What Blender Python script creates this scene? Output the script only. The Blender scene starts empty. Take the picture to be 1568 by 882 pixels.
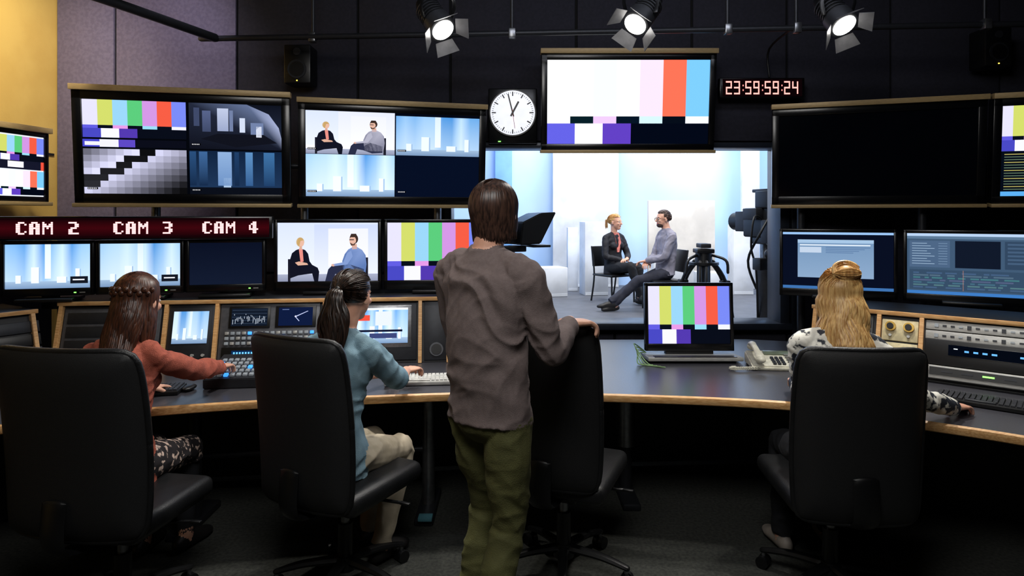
import bpy, bmesh, math, random
from math import sin, cos, pi, radians, atan2, sqrt
from mathutils import Vector, Matrix, noise
from mathutils.bvhtree import BVHTree
random.seed(4)
D=bpy.data; SC=bpy.context.scene
V=Vector
def lin(c):
    o=[]
    for x in c[:3]:
        x=x/255.0
        o.append(x/12.92 if x<=.04045 else ((x+.055)/1.055)**2.4)
    return (o[0],o[1],o[2],1.0)
# ------------------------------------------------------------ materials
MATS={}
def mat(name,rgb,rough=.5,metal=0,rgb2=None,scale=20,bump=0,stretch=(1,1,1),emit=0,spec=.5,lo=.4,hi=.6,tex='noise',coat=0,bscale=None):
    if name in MATS: return MATS[name]
    m=D.materials.new(name); m.use_nodes=True; nt=m.node_tree; b=nt.nodes['Principled BSDF']
    b.inputs['Base Color'].default_value=lin(rgb); b.inputs['Roughness'].default_value=rough
    b.inputs['Metallic'].default_value=metal; b.inputs['Specular IOR Level'].default_value=spec
    b.inputs['Coat Weight'].default_value=coat
    if rgb2 is None: rgb2=tuple(min(255,x*.88+3) for x in rgb)
    tc=nt.nodes.new('ShaderNodeTexCoord'); mp=nt.nodes.new('ShaderNodeMapping'); mp.inputs['Scale'].default_value=stretch
    nt.links.new(tc.outputs['Object'],mp.inputs['Vector'])
    if tex=='voronoi':
        n=nt.nodes.new('ShaderNodeTexVoronoi'); n.inputs['Scale'].default_value=scale; out=n.outputs['Distance']
    else:
        n=nt.nodes.new('ShaderNodeTexNoise'); n.inputs['Scale'].default_value=scale; n.inputs['Detail'].default_value=4; out=n.outputs['Fac']
    nt.links.new(mp.outputs['Vector'],n.inputs['Vector'])
    r=nt.nodes.new('ShaderNodeValToRGB'); r.color_ramp.elements[0].position=lo; r.color_ramp.elements[1].position=hi
    r.color_ramp.elements[0].color=lin(rgb); r.color_ramp.elements[1].color=lin(rgb2)
    nt.links.new(out,r.inputs['Fac']); nt.links.new(r.outputs['Color'],b.inputs['Base Color'])
    if bump:
        n2=nt.nodes.new('ShaderNodeTexNoise'); n2.inputs['Scale'].default_value=bscale or scale*2; n2.inputs['Detail'].default_value=5
        nt.links.new(mp.outputs['Vector'],n2.inputs['Vector'])
        bp=nt.nodes.new('ShaderNodeBump'); bp.inputs['Strength'].default_value=bump; bp.inputs['Distance'].default_value=.01
        nt.links.new(n2.outputs['Fac'],bp.inputs['Height']); nt.links.new(bp.outputs['Normal'],b.inputs['Normal'])
    if emit:
        b.inputs['Emission Color'].default_value=lin(rgb); b.inputs['Emission Strength'].default_value=emit
    MATS[name]=m; return m
BLK=mat('black_plastic',(14,15,17),.38,scale=60)
BEZ=mat('monitor_bezel',(10,11,14),.25,scale=40)
OFF=mat('dark_screen_glass',(5,8,16),.12,scale=3)
BRASS=mat('bronze_trim',(196,168,118),.45,.15,scale=30,stretch=(1,20,20))
WOOD=mat('beech_edge',(232,186,128),.4,rgb2=(210,156,98),scale=8,stretch=(2,20,20))
TOP=mat('desk_laminate',(62,62,68),.30,rgb2=(70,70,76),scale=120,bump=.04)
DARK=mat('dark_laminate',(24,26,31),.5,scale=30)
METAL=mat('brushed_steel',(150,152,156),.3,.9,scale=40)
DMET=mat('painted_steel',(52,54,59),.45,.5,scale=40)
PANELM=mat('rack_panel_grey',(86,88,94),.45,.2,scale=40)
LEA=mat('black_leather',(18,19,21),.42,rgb2=(23,24,26),scale=15,bump=.18,bscale=220)
MESHF=mat('chair_fabric',(22,23,25),.6,scale=120,bump=.2,bscale=500)
SILV=mat('silver_rack',(190,190,186),.4,.3,scale=30,stretch=(1,8,8))
CREAM=mat('cream_rack',(225,212,168),.45,scale=30)
BTN=mat('button_grey',(150,158,165),.4,emit=.12)
BTNB=mat('button_blue',(60,150,255),.4,emit=1.4)
GREENL=mat('led_green',(120,255,90),.4,emit=3)
GOLD=mat('gold_knob',(220,180,90),.3,.6)
PHONE=mat('phone_plastic',(222,220,202),.45,scale=30)
WHT=mat('clock_white_glow',(235,238,250),.4,emit=.85)  # emission added to the dial so it reads bright
CARP=mat('carpet',(42,44,42),.95,rgb2=(72,74,68),scale=60,bump=.8,bscale=300,lo=.3,hi=.7)
YEL=mat('yellow_wall',(232,194,104),.7,rgb2=(224,184,96),scale=3,bump=.1,bscale=80)
ACO=mat('acoustic_panel_lit',(112,104,126),.9,rgb2=(102,95,116),scale=40,bump=.35,bscale=300)
ACD=mat('acoustic_panel_shaded',(40,40,52),.9,rgb2=(35,35,46),scale=40,bump=.35,bscale=300)  # shaded copy of the panel above: the falloff of light is in the colour
GAP=mat('panel_gap',(6,6,8),.9)
CEIL=mat('ceiling_black',(12,12,14),.9)
CYC=mat('studio_cyc_blue',(196,220,250),.75,rgb2=(166,204,249),scale=.5,lo=.3,hi=.7)
FLAT=mat('studio_flat_white',(230,234,240),.7,scale=2)
FLATC=mat('studio_flat_cream',(216,210,202),.7,scale=2)
FLATB=mat('studio_flat_blue',(130,184,246),.7,scale=2)
SFL=mat('studio_floor_grey',(102,104,112),.5,scale=6)
BLUEB=mat('blue_foot',(90,150,165),.5)
CABLE=mat('cable_black',(12,12,12),.5)
CABG=mat('cable_green',(150,190,130),.5)
SKIN=mat('skin',(228,176,150),.5,rgb2=(218,162,136),scale=12,bump=.05,bscale=300)
LIPS=mat('lips',(190,95,90),.4)
EYEW=mat('eye_white',(235,232,228),.25)
EYED=mat('eye_iris',(50,38,30),.2)
EM=D.materials.new('screen_pixels'); EM.use_nodes=True
nt=EM.node_tree; nt.nodes.clear()
a=nt.nodes.new('ShaderNodeAttribute'); a.attribute_name='Col'; e=nt.nodes.new('ShaderNodeEmission'); e.inputs['Strength'].default_value=1.12
o=nt.nodes.new('ShaderNodeOutputMaterial'); nt.links.new(a.outputs['Color'],e.inputs['Color']); nt.links.new(e.outputs['Emission'],o.inputs['Surface'])
LENS=D.materials.new('hot_lens'); LENS.use_nodes=True
b=LENS.node_tree.nodes['Principled BSDF']; b.inputs['Emission Color'].default_value=(1,.97,.9,1); b.inputs['Emission Strength'].default_value=14
# ------------------------------------------------------------ builders
def link(o,parent=None):
    SC.collection.objects.link(o)
    if parent: o.parent=parent
    return o
def group(name,loc=(0,0,0),yaw=0,tilt=0):
    e=D.objects.new(name,None); e.empty_display_size=.1; link(e)
    e.location=loc; e.rotation_euler=(tilt,0,yaw)
    return e
def cr(pts,rad,n=4):
    P=[V(p) for p in pts]; R=[(r,r) if not isinstance(r,tuple) else r for r in rad]
    op=[];orr=[]
    N=len(P)
    for i in range(N-1):
        p0=P[max(i-1,0)];p1=P[i];p2=P[i+1];p3=P[min(i+2,N-1)]
        for k in range(n):
            t=k/n
            op.append(.5*((2*p1)+(p2-p0)*t+(2*p0-5*p1+4*p2-p3)*t*t+(3*p1-p0-3*p2+p3)*t**3))
            s=t*t*(3-2*t)
            orr.append((R[i][0]*(1-s)+R[i+1][0]*s,R[i][1]*(1-s)+R[i+1][1]*s))
    op.append(P[-1]);orr.append(R[-1])
    return op,orr
TRIG={}
def trig(n):
    if n not in TRIG: TRIG[n]=[(cos(2*pi*k/n),sin(2*pi*k/n)) for k in range(n)]
    return TRIG[n]
def loft(pts,rad,seg=12,side=None,rnd=True):
    P=[V(p) for p in pts]; R=[(r,r) if not isinstance(r,tuple) else r for r in rad]
    N=len(P); A=None; vs=[]; nr=0; tg=trig(seg)
    def ring(c,A,B,ra,rb):
        for (x,y) in tg: vs.append(c+A*(ra*x)+B*(rb*y))
    fr=[]
    for i in range(N):
        T=(P[min(i+1,N-1)]-P[max(i-1,0)])
        if T.length<1e-9: T=V((0,0,1))
        T.normalize()
        if side is not None:
            sd=V(side[i]) if isinstance(side,list) else V(side)
            a=sd-T*sd.dot(T)
        elif A is not None: a=A-T*A.dot(T)
        else:
            a=T.cross(V((0,0,1)))
            if a.length<.1: a=V((1,0,0))-T*T.x
        if a.length<1e-4: a=T.orthogonal()
        a.normalize(); A=a; fr.append((T,a,T.cross(a)))
    if rnd:
        T,a,B=fr[0]; r=min(R[0])
        for th in (75,45): ring(P[0]-T*r*sin(radians(th)),a,B,R[0][0]*cos(radians(th)),R[0][1]*cos(radians(th)))
    for i in range(N): ring(P[i],fr[i][1],fr[i][2],*R[i])
    if rnd:
        T,a,B=fr[-1]; r=min(R[-1])
        for th in (45,75): ring(P[-1]+T*r*sin(radians(th)),a,B,R[-1][0]*cos(radians(th)),R[-1][1]*cos(radians(th)))
    nr=len(vs)//seg; fs=[]
    for q in range(nr-1):
        o=q*seg
        for k in range(seg):
            k2=(k+1)%seg; fs.append((o+k,o+k2,o+seg+k2,o+seg+k))
    fs.append(tuple(range(seg-1,-1,-1))); fs.append(tuple(range((nr-1)*seg,nr*seg)))
    return vs,fs
ISO=Matrix()
class MB:
    def __init__(s): s.vs=[]; s.fs=[]; s.mi=[]; s.mats=[]; s.M=Matrix()
    def add(s,t,m):
        if m not in s.mats: s.mats.append(m)
        i=s.mats.index(m); o=len(s.vs); M=s.M; idn=(M==ISO)
        if isinstance(t,tuple): vs,fs=t
        else:
            t.verts.index_update(); vs=[v.co.copy() for v in t.verts]; fs=[[v.index for v in f.verts] for f in t.faces]; t.free()
        if idn: s.vs+=vs
        else: s.vs+=[M@v for v in vs]
        for f in fs: s.fs.append([o+k for k in f])
        s.mi+=[i]*len(fs)
    def box(s,c,size,m,bev=0,seg=2,rot=None):
        t=bmesh.new(); bmesh.ops.create_cube(t,size=1)
        bmesh.ops.scale(t,vec=V(size),verts=t.verts)
        if bev: bmesh.ops.bevel(t,geom=t.edges[:],offset=bev,segments=seg,affect='EDGES',profile=.5)
        M=Matrix.Translation(V(c))
        if rot: M=M@Matrix.Rotation(rot[2],4,'Z')@Matrix.Rotation(rot[1],4,'Y')@Matrix.Rotation(rot[0],4,'X')
        t.transform(M); s.add(t,m)
    def cyl(s,p0,p1,r,m,r1=None,seg=20):
        s.add(loft([p0,p1],[r,r if r1 is None else r1],seg,rnd=False),m)
    def tube(s,pts,r,m,seg=10,n=5,side=None,rnd=True):
        if not isinstance(r,list): r=[r]*len(pts)
        P,R=cr(pts,r,n); s.add(loft(P,R,seg,side,rnd),m)
    def ell(s,c,r,m,rot=None,seg=20):
        t=bmesh.new(); bmesh.ops.create_uvsphere(t,u_segments=seg,v_segments=max(8,seg*2//3),radius=1)
        bmesh.ops.scale(t,vec=V(r),verts=t.verts)
        M=Matrix.Translation(V(c))
        if rot: M=M@Matrix.Rotation(rot[2],4,'Z')@Matrix.Rotation(rot[1],4,'Y')@Matrix.Rotation(rot[0],4,'X')
        t.transform(M); s.add(t,m)
    def _pr(s,lo,hi,m,bev):
        t=bmesh.new(); lo=[t.verts.new(p) for p in lo]; hi=[t.verts.new(p) for p in hi]
        n=len(lo); t.faces.new(lo[::-1]); t.faces.new(hi)
        for i in range(n): t.faces.new((lo[i],lo[(i+1)%n],hi[(i+1)%n],hi[i]))
        bmesh.ops.recalc_face_normals(t,faces=t.faces)
        if bev: bmesh.ops.bevel(t,geom=t.edges[:],offset=bev,segments=2,affect='EDGES')
        s.add(t,m)
    def prism(s,pts,z0,z1,m,bev=0): s._pr([(p[0],p[1],z0) for p in pts],[(p[0],p[1],z1) for p in pts],m,bev)
    def xprism(s,prof,x0,x1,m,bev=0): s._pr([(x0,p[0],p[1]) for p in prof],[(x1,p[0],p[1]) for p in prof],m,bev)
    def mesh(s,name):
        me=D.meshes.new(name); me.from_pydata(s.vs,[],s.fs)
        for m in s.mats: me.materials.append(m)
        me.polygons.foreach_set('material_index',s.mi); me.update(); return me
    def obj(s,name,parent=None,sharp=38):
        me=s.mesh(name); me.shade_smooth(); me.set_sharp_from_angle(angle=radians(sharp))
        return link(D.objects.new(name,me),parent)
# ------------------------------------------------------------ people
def bone2(a,c,l1,l2,pole):
    a=V(a);c=V(c);d=c-a; L=min(d.length,(l1+l2)*.995); n=d.normalized(); c=a+n*L
    x=(l1*l1-l2*l2+L*L)/(2*L); h=sqrt(max(0,l1*l1-x*x)); p=V(pole); p=(p-n*p.dot(n)).normalized()
    return a+n*x+p*h,c
def remesh(mb,name,parent,vox,sm=3,wrinkle=None,seed=0):
    me=mb.mesh('src'); ob=D.objects.new('src',me); SC.collection.objects.link(ob)
    r=ob.modifiers.new('r','REMESH'); r.mode='VOXEL'; r.voxel_size=vox; r.use_smooth_shade=True
    s=ob.modifiers.new('s','SMOOTH'); s.factor=.5; s.iterations=sm
    dg=bpy.context.evaluated_depsgraph_get()
    nm=D.meshes.new_from_object(ob.evaluated_get(dg))
    nm.materials.clear()
    for m in mb.mats: nm.materials.append(m)
    if len(mb.mats)>1:
        bvh=BVHTree.FromPolygons(mb.vs,mb.fs)
        for p in nm.polygons:
            h=bvh.find_nearest(p.center); p.material_index=mb.mi[h[2]] if h[2] is not None else 0
    nm.shade_smooth()
    if wrinkle:
        W={mb.mats.index(m):a for m,a in wrinkle.items() if m in mb.mats}
        vm={}
        for p in nm.polygons:
            w=W.get(p.material_index,0)
            for v in p.vertices: vm[v]=min(vm.get(v,9),w)
        off=V((seed*3.1,seed*1.7,seed))
        nor=[v.normal.copy() for v in nm.vertices]; cos_=[v.co.copy() for v in nm.vertices]; flat=[]
        for i,c in enumerate(cos_):
            a=vm.get(i,0)
            if a:
                wq=noise.noise(c*4+off)*.5
                n=noise.noise(V((c.x*4+wq*3,c.y*4,c.z*9+c.x*7+wq*4))+off); n2=noise.noise(V((c.x*13-c.z*9,c.y*13,c.z*12+wq*3))+off); n3=noise.noise(V((c.x*26+c.z*12,c.y*26,c.z*22))+off)
                c=c+nor[i]*a*((1-abs(n)*4.0)*.8+(1-abs(n2)*3.4)*.42+n3*.2)
            flat+=[c.x,c.y,c.z]
        nm.vertices.foreach_set('co',flat); nm.update()
    D.objects.remove(ob)
    nm.name=name; return link(D.objects.new(name,nm),parent)
def hand(g,name,w,f,n,right,curl=.6,k=1.0,skin=SKIN):
    f=V(f).normalized(); n=V(n); n=(n-f*n.dot(f)).normalized(); s=f.cross(n)*(1 if right else -1)
    w=V(w); b=MB(); P=lambda a,c,d:w+(f*a+s*c+n*d)*k
    p,r=cr([P(-.03,0,0),P(.0,0,0),P(.03,0,0),P(.06,0,0),P(.085,0,.002)],[(.025*k,.02*k),(.026*k,.018*k),(.036*k,.016*k),(.041*k,.0145*k),(.038*k,.011*k)],3)
    b.add(loft(p,r,14,side=s),skin)
    for i,(o,L,base) in enumerate(((.030,.074,.083),(.0105,.083,.088),(-.0095,.077,.085),(-.0285,.060,.077))):
        q=P(base-.012,o,0); pts=[q]; a=0; cc=curl*(1+.12*i)
        for ln,da in ((.1,.0),(.46,.35),(.30,.6),(.24,.45)):
            a+=da*cc; d=(f*cos(a)+n*sin(a)+s*(o*1.5*(1-cc*.3))).normalized(); q=q+d*(L*ln*k if ln>.2 else .012*k); pts.append(q)
        pr,rr=cr(pts,[.0092*k,.0092*k,.0085*k,.0078*k,.0068*k],3); b.add(loft(pr,rr,10),skin)
    pts=[P(.012,.018,.004),P(.035,.042,.008),P(.062,.054,.014+.012*curl),P(.085,.056,.018+.025*curl)]
    pr,rr=cr(pts,[.014*k,.0125*k,.0105*k,.0085*k],3); b.add(loft(pr,rr,10),skin)
    return remesh(b,name,g,.003,2)
def strands(paths,m,name,parent,rw=.0045,rt=.0025):
    b=MB()
    for p in paths:
        n=len(p); pp,rr=cr(p,[(rw*(1 if 0<i<n-2 else (.8 if i==0 else (.7 if i==n-2 else .25))),rt*(1 if i<n-2 else .5)) for i in range(n)],2)
        b.add(loft(pp,rr,4,rnd=False),m)
    return b.obj(name,parent,100)
def person(name,loc,yaw,P):
    g=group(name,loc,yaw); Mi=(Matrix.Translation(V(loc))@Matrix.Rotation(yaw,4,'Z')).inverted()
    LW=lambda p:Mi@V(p)
    def res(p): return LW(p[1:]) if p[0]=='w' else V(p)
    fem=P.get('fem',True); top,bot,shoe,hairm=P['top'],P['bot'],P['shoe'],P['hair']; skin=P.get('skin',SKIN)
    pel,nk,hd=V(P['pel']),V(P['neck']),V(P['head']); tw=P.get('twist',0); bow=P.get('bow',.02)
    def C(t): 
        c=pel.lerp(nk,t); c.y-=bow*sin(pi*max(0,min(1,t))); return c
    def SD(t): a=tw*max(0,min(1,t)); return V((cos(a),sin(a),0))
    if fem: sec=[(P.get('hem',-.2),.172,.128),(0,.168,.124),(.2,.146,.110),(.4,.132,.100),(.62,.145,.110),(.8,.156,.103),(.92,.122,.082),(1.0,.068,.06)]; sw=.152; dr=.050
    else: sec=[(P.get('hem',-.08),.174,.124),(0,.170,.120),(.2,.163,.116),(.4,.162,.116),(.62,.175,.12),(.8,.182,.115),(.91,.15,.09),(1.0,.075,.066)]; sw=.178; dr=.062
    kk=P.get('k',1.0)
    b=MB()
    pp,rr=cr([C(s[0]) for s in sec],[(s[1]*kk,s[2]*kk) for s in sec],3)
    b.add(loft(pp,rr,28,side=[SD(i/len(pp)) for i in range(len(pp))],rnd=False),top)
    sit=P.get('sit',True)
    b.ell(pel+V((0,-.01,-.01)),(.155*kk,.108*kk,.11),bot,seg=28)
    H=Matrix.Translation(hd)@Matrix.Rotation(P.get('hyaw',0),4,'Z')@Matrix.Rotation(P.get('hpitch',0),4,'X')
    nr=.048 if fem else .056
    p,r=cr([C(.93),C(1.02),H@V((0,-.022,-.06)),H@V((0,-.02,0))],[nr*1.15,nr,nr,nr],4); b.add(loft(p,r,16),skin)
    S={}
    for sgn,key in ((1,'R'),(-1,'L')):
        sh=C(.86)+SD(.86)*sw*sgn*kk; wr=res(P['w'+key]); l1,l2=(.275,.245) if fem else (.30,.26)
        el,wr=bone2(sh,wr,l1,l2,P.get('pole'+key,(sgn*.5,-.4,-1)))
        S[key]=(sh,el,wr)
        b.add(loft([C(.97)+SD(1)*.03*sgn,sh.lerp(C(.97),.4)+V((0,0,.012)),sh+V((0,0,.004))],[nr*.9,nr*.95,dr*.95],14),top)
        a=1 if fem else 1.15
        f=P.get('sleeve',1.0)
        if f>.8: arm=[el.lerp(wr,.7),el.lerp(wr,.85),wr+(wr-el).normalized()*.012]; rad=[.027*a,.0255*a,.0235*a]
        else: arm=[el.lerp(wr,.02),el.lerp(wr,.2),el.lerp(wr,.35),el.lerp(wr,.75),wr+(wr-el).normalized()*.012]; rad=[.034*a,.036*a,.036*a,.027*a,.0235*a]
        p,r=cr(arm,rad,4); b.add(loft(p,r,16),skin)
        cut=el.lerp(wr,f*.97); e2=el.lerp(wr,min(.35,f*.5))
        arm=[sh,sh.lerp(el,.4),sh.lerp(el,.88),el.lerp(wr,.1),e2,cut]
        rad=[dr,.052*a,.047*a,.046*a,.045*a,(.036 if f>.8 else .046)*a]
        p,r=cr(arm,rad,4); b.add(loft(p,r,18,rnd=False),top)
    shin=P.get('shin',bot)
    for sgn,key in ((1,'R'),(-1,'L')):
        hp=pel+V((sgn*.088*kk,0,-.02)); an=res(P['a'+key]); l=.43
        kn,an=bone2(hp,an,l,.43,P.get('kpole'+key,P.get('kpole',(0,1,.35 if sit else 0))))
        a=P.get('leg',1.0)
        pts=[hp,hp.lerp(kn,.35),hp.lerp(kn,.85),kn,kn.lerp(an,.3),kn.lerp(an,.7),an+(an-kn).normalized()*.01]
        rad=[.086,.082*a,.066*a,.061*a,.060*a,.052*a,.047*a]
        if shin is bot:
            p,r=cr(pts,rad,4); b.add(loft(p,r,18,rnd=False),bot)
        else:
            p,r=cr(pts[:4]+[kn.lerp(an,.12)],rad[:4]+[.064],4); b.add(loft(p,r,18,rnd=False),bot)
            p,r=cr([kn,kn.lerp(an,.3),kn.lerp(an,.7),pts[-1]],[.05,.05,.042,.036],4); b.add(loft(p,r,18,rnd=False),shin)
        b.cyl(kn.lerp(an,.8),an+V((0,0,-.04)),.035,skin)
        td=V(P.get('toe'+key,(sgn*.12,1,0))).normalized(); base=V((an.x,an.y,an.z-.09)); sd=V((td.y,-td.x,0)).normalized()
        q=[base+td*(-.045)+V((0,0,.045)),base+td*.0+V((0,0,.05)),base+td*.06+V((0,0,.045)),base+td*.12+V((0,0,.033)),base+td*.165+V((0,0,.027))]
        b.add(loft(q,[(.032,.036),(.036,.048),(.040,.042),(.044,.030),(.032,.022)],16,side=sd),shoe)
    if fem:
        for sgn in (1,-1): b.ell(C(.64)+V((sgn*.065,.075,0)),(.058,.055,.058),top)
    def hp_(c,r,m,rot=None,seg=24):
        b.M=H; b.ell(c,r,m,rot,seg); b.M=Matrix()
    hp_((0,-.012,.03),(.076,.096,.086),skin); hp_((0,.022,-.03),(.061,.066,.072),skin); hp_((0,.05,-.085),(.032,.034,.026),skin); hp_((0,.062,.018),(.055,.026,.02),skin)
    b.M=H; b.add(loft([(0,.086,.012),(0,.098,-.008),(0,.107,-.026)],[.008,.010,.013],10),skin); b.M=Matrix()
    for sx in (-1,1): hp_((sx*.076,-.008,-.008),(.009,.019,.031),skin,(0,0,-sx*.35)); hp_((sx*.036,.068,-.022),(.022,.018,.018),skin)
    hp_((0,.083,-.056),(.023,.010,.0075),LIPS)
    if P.get('beard'): hp_((0,.046,-.078),(.050,.046,.036),hairm)
    if P.get('collar'): b.add(loft([C(.95),C(1.035)],[(.078,.072),(.062,.060)],20,side=V((1,0,0)),rnd=False),top)
    if P.get('neckline'): b.add(loft([C(.96),C(1.015)],[(.078,.07),(.070,.064)],20,side=V((1,0,0)),rnd=False),top)
    wr={top:P.get('wa',.004),bot:P.get('wb',.004)}
    remesh(b,'body',g,P.get('vox',.0065),3,wr,len(D.objects)%17)
    b=MB(); b.M=H
    for sx in (-1,1):
        b.ell((sx*.030,.0785,.003),(.0135,.010,.0095),EYEW); b.ell((sx*.031,.0865,.003),(.0062,.003,.0062),EYED)
        b.add(loft([(sx*.014,.0885,.021),(sx*.032,.0875,.027),(sx*.048,.076,.020)],[.003,.0038,.002],6),hairm)
    b.obj('eyes_and_brows',g)
    if P.get('glasses'):
        b=MB(); b.M=H
        for sx in (-1,1):
            pts=[(sx*.031+.022*cos(a),.098,.001+.017*sin(a)) for a in [2*pi*k/16 for k in range(17)]]; b.add(loft(pts,[.0028]*17,6),BLK)
            b.add(loft([(sx*.053,.096,.005),(sx*.076,.04,.005),(sx*.078,-.005,.0)],[.0025]*3,6),BLK)
        b.obj('glasses',g)
    if 'inner' in P:
        b=MB(); c0=C(.98);c1=C(.45)
        t=bmesh.new(); vs=[c0+V((-.045,.055,.02)),c0+V((.045,.055,.02)),C(.75)+V((.045,.118,0)),c1+V((.018,.115,0)),c1+V((-.018,.115,0)),C(.75)+V((-.045,.118,0))]
        vv=[t.verts.new(v) for v in vs]; t.faces.new(vv); r=bmesh.ops.extrude_face_region(t,geom=t.faces[:]); bmesh.ops.translate(t,vec=(0,-.05,0),verts=[v for v in r['geom'] if isinstance(v,bmesh.types.BMVert)])
        bmesh.ops.recalc_face_normals(t,faces=t.faces); b.add(t,P['inner']); b.obj('blouse',g)
    for key in 'RL':
        sh,el,wr_=S[key]; f=V(P.get('f'+key,tuple((wr_-el).normalized())))
        hand(g,'hand_'+key.lower(),wr_,f,P.get('n'+key,(0,0,-1)),key=='R',P.get('c'+key,.7),.93 if fem else 1.08,skin)
    # ---- hair
    HC=V((0,-.012,.032)); HR=V((.082,.101,.093)); rnd=random.Random(len(name)*7+int(loc[0]*100))
    def sph(e,ph,l=1): return HC+V((HR.x*l*cos(e)*sin(ph),HR.y*l*cos(e)*cos(ph),HR.z*l*sin(e)))
    style=P['style']; paths=[]
    b=MB(); t=bmesh.new(); bmesh.ops.create_uvsphere(t,u_segments=32,v_segments=24,radius=1)
    kill=[f for f in t.faces if (lambda c:(c.y>.35 and c.z<.52) or (c.y>-.05 and c.z<.05 and style in('tail','short')) or c.z<-.62)(f.calc_center_median())]
    bmesh.ops.delete(t,geom=kill,context='FACES')
    bmesh.ops.scale(t,vec=HR*.99,verts=t.verts); bmesh.ops.translate(t,vec=HC,verts=t.verts)
    b.M=H; b.add(t,hairm)
    if style=='bun': b.ell((0,-.078,.108),(.042,.038,.036),hairm)
    b.obj('hair_cap',g,80)
    def hang(p,L,m,nar,dy,wave,ph0):
        out=[];q=p.copy()
        for j in range(1,m+1):
            t=j/m; q=q+V((-q.x*nar/m,dy/m,-L/m)); out.append(q+V((wave*sin(ph0+t*9),wave*.7*cos(ph0*1.3+t*8),0)))
        return out
    if style in('long','bob','bun'):
        n=P.get('nh',330); L0=P.get('hl',.3); pm=P.get('pm',62)
        for i in range(n):
            ph=radians(rnd.uniform(pm,180))*rnd.choice((-1,1)); ly=rnd.uniform(1.0,1.07); e1=radians(-12)
            pa=[sph(radians(86)*(1-k/6)+e1*k/6,ph*(.75+.25*min(1,k/3)),ly) for k in range(7)]
            L=L0*rnd.uniform(.78,1.06)*(1 if abs(ph)>1.7 else P.get('fs',.9))
            pa+=hang(pa[-1],L,P.get('hm',8),P.get('nar',.25),P.get('dy',-.03)*(1 if abs(ph)>1.9 else .2),P.get('wave',.004)*rnd.uniform(.5,1.2),rnd.uniform(0,1.5)+abs(ph)*2)
            paths.append([H@p for p in pa])
        for i in range(70):
            sg=rnd.choice((-1,1)); a=rnd.uniform(15,pm); 
            pa=[sph(radians(80),0.2*sg,1.03),sph(radians(55),radians(a*.7)*sg,1.04),sph(radians(32),radians(a+12)*sg,1.04),sph(radians(5),radians(a*.6+55)*sg,1.04),sph(radians(-15),radians(a*.5+65)*sg,1.03)]
            paths.append([H@p for p in pa])
    if style=='bun':
        bc=V((0,-.078,.108))
        for i in range(120):
            ph=rnd.uniform(-pi,pi); e=radians(rnd.uniform(5,45)); s0=sph(e,ph,1.06); mid=s0.lerp(bc,.5); dd=(mid-HC); mid=HC+dd.normalized()*max(dd.length,.106)
            paths.append([H@p for p in (s0,mid,bc+V((.01,0,-.01)))])
        for i in range(80):
            a0=rnd.uniform(0,6.28); tl=rnd.uniform(-1,1); k0=rnd.uniform(.85,1.15); pa=[]
            for k in range(9):
                a=a0+k*.45; pa.append(bc+V((.052*k0*cos(a),.036*sin(a)*cos(tl)-.010,.046*k0*sin(a)*sin(tl)+.026*tl*.6)))
            paths.append([H@p for p in pa])
    if style=='tail':
        tie=V((0,-.122,.035))
        for i in range(P.get('ncap',420)):
            ph=radians(rnd.uniform(20,180))*rnd.choice((-1,1)); e=radians(rnd.uniform(-32,50) if abs(ph)>1.4 else rnd.uniform(26,62))
            s0=sph(e,ph,1.02); d0=(s0-HC).normalized(); d1=(tie-HC).normalized(); pa=[]
            for k in range(6):
                t=k/5; d=d0.slerp(d1,t) if d0.dot(d1)>-.98 else d0
                el=1/sqrt((d.x/HR.x)**2+(d.y/HR.y)**2+(d.z/HR.z)**2); pa.append(HC+d*(el*rnd.uniform(1.02,1.05)+ (.018*t**4)))
            paths.append([H@p for p in pa])
        for i in range(P.get('nt',260)):
            a=rnd.uniform(0,6.28); q=rnd.uniform(0,1)**.5; ph0=rnd.uniform(0,2.2)+a; L=P.get('hl',.27)*rnd.uniform(.7,1.05); pa=[tie]
            for k in range(1,11):
                t=k/10; wd=.014+P.get('tw',.04)*sin(pi*min(1,t*.75)); w=P.get('wave',.012)
                pa.append(tie+V((wd*q*cos(a)+w*sin(ph0+t*10)*t,-.03*min(1,t*5)+wd*q*sin(a)*.6+P.get('dy',0)*t,.012*sin(pi*min(1,t*4))-L*t*t*(.4)-L*t*.6+w*.5*cos(ph0+t*9))))
            paths.append([H@p for p in pa])
        b=MB(); b.M=H; b.ell(tie+V((0,-.006,0)),(.016,.014,.016),BLK); b.obj('hair_tie',g)
    if style=='short':
        for i in range(300):
            ph=radians(rnd.uniform(0,180))*rnd.choice((-1,1)); e=radians(rnd.uniform(-30,90) if abs(ph)>1.55 else rnd.uniform(42,90))
            d=rnd.uniform(.22,.38); paths.append([H@sph(e+d*.5,ph,1.03),H@sph(e,ph+.1*rnd.uniform(-1,1),1.06),H@sph(e-d*.6,ph,1.0)])
    strands(paths,hairm,'hair',g,P.get('rw',.0046))
    if P.get('braid'):
        b=MB(); b.M=H
        for k in range(17):
            a=radians(-80+k*160/16); p=V((HR.x*1.09*sin(a),-.012-HR.y*1.07*cos(a),.045+.008*cos(k*pi))); b.ell(p,(.013,.010,.013),hairm,(0,.6*(-1)**k,0),12)
        b.obj('braid',g)
    return g
HB=mat('hair_dark_brown',(44,25,18),.38,rgb2=(92,52,34),scale=30,stretch=(4,4,.5),lo=.35,hi=.7)
HK=mat('hair_black',(24,18,16),.34,rgb2=(54,38,30),scale=30,stretch=(4,4,.5))
HBL=mat('hair_blonde',(242,200,132),.4,rgb2=(186,136,78),scale=26,stretch=(4,4,.5),lo=.35,hi=.65)
HM=mat('hair_brown',(46,33,29),.36,rgb2=(84,60,50),scale=30,stretch=(4,4,.5))
RUST=mat('rust_cardigan',(178,92,72),.85,rgb2=(162,82,64),scale=60,bump=.4,bscale=260)
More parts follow.
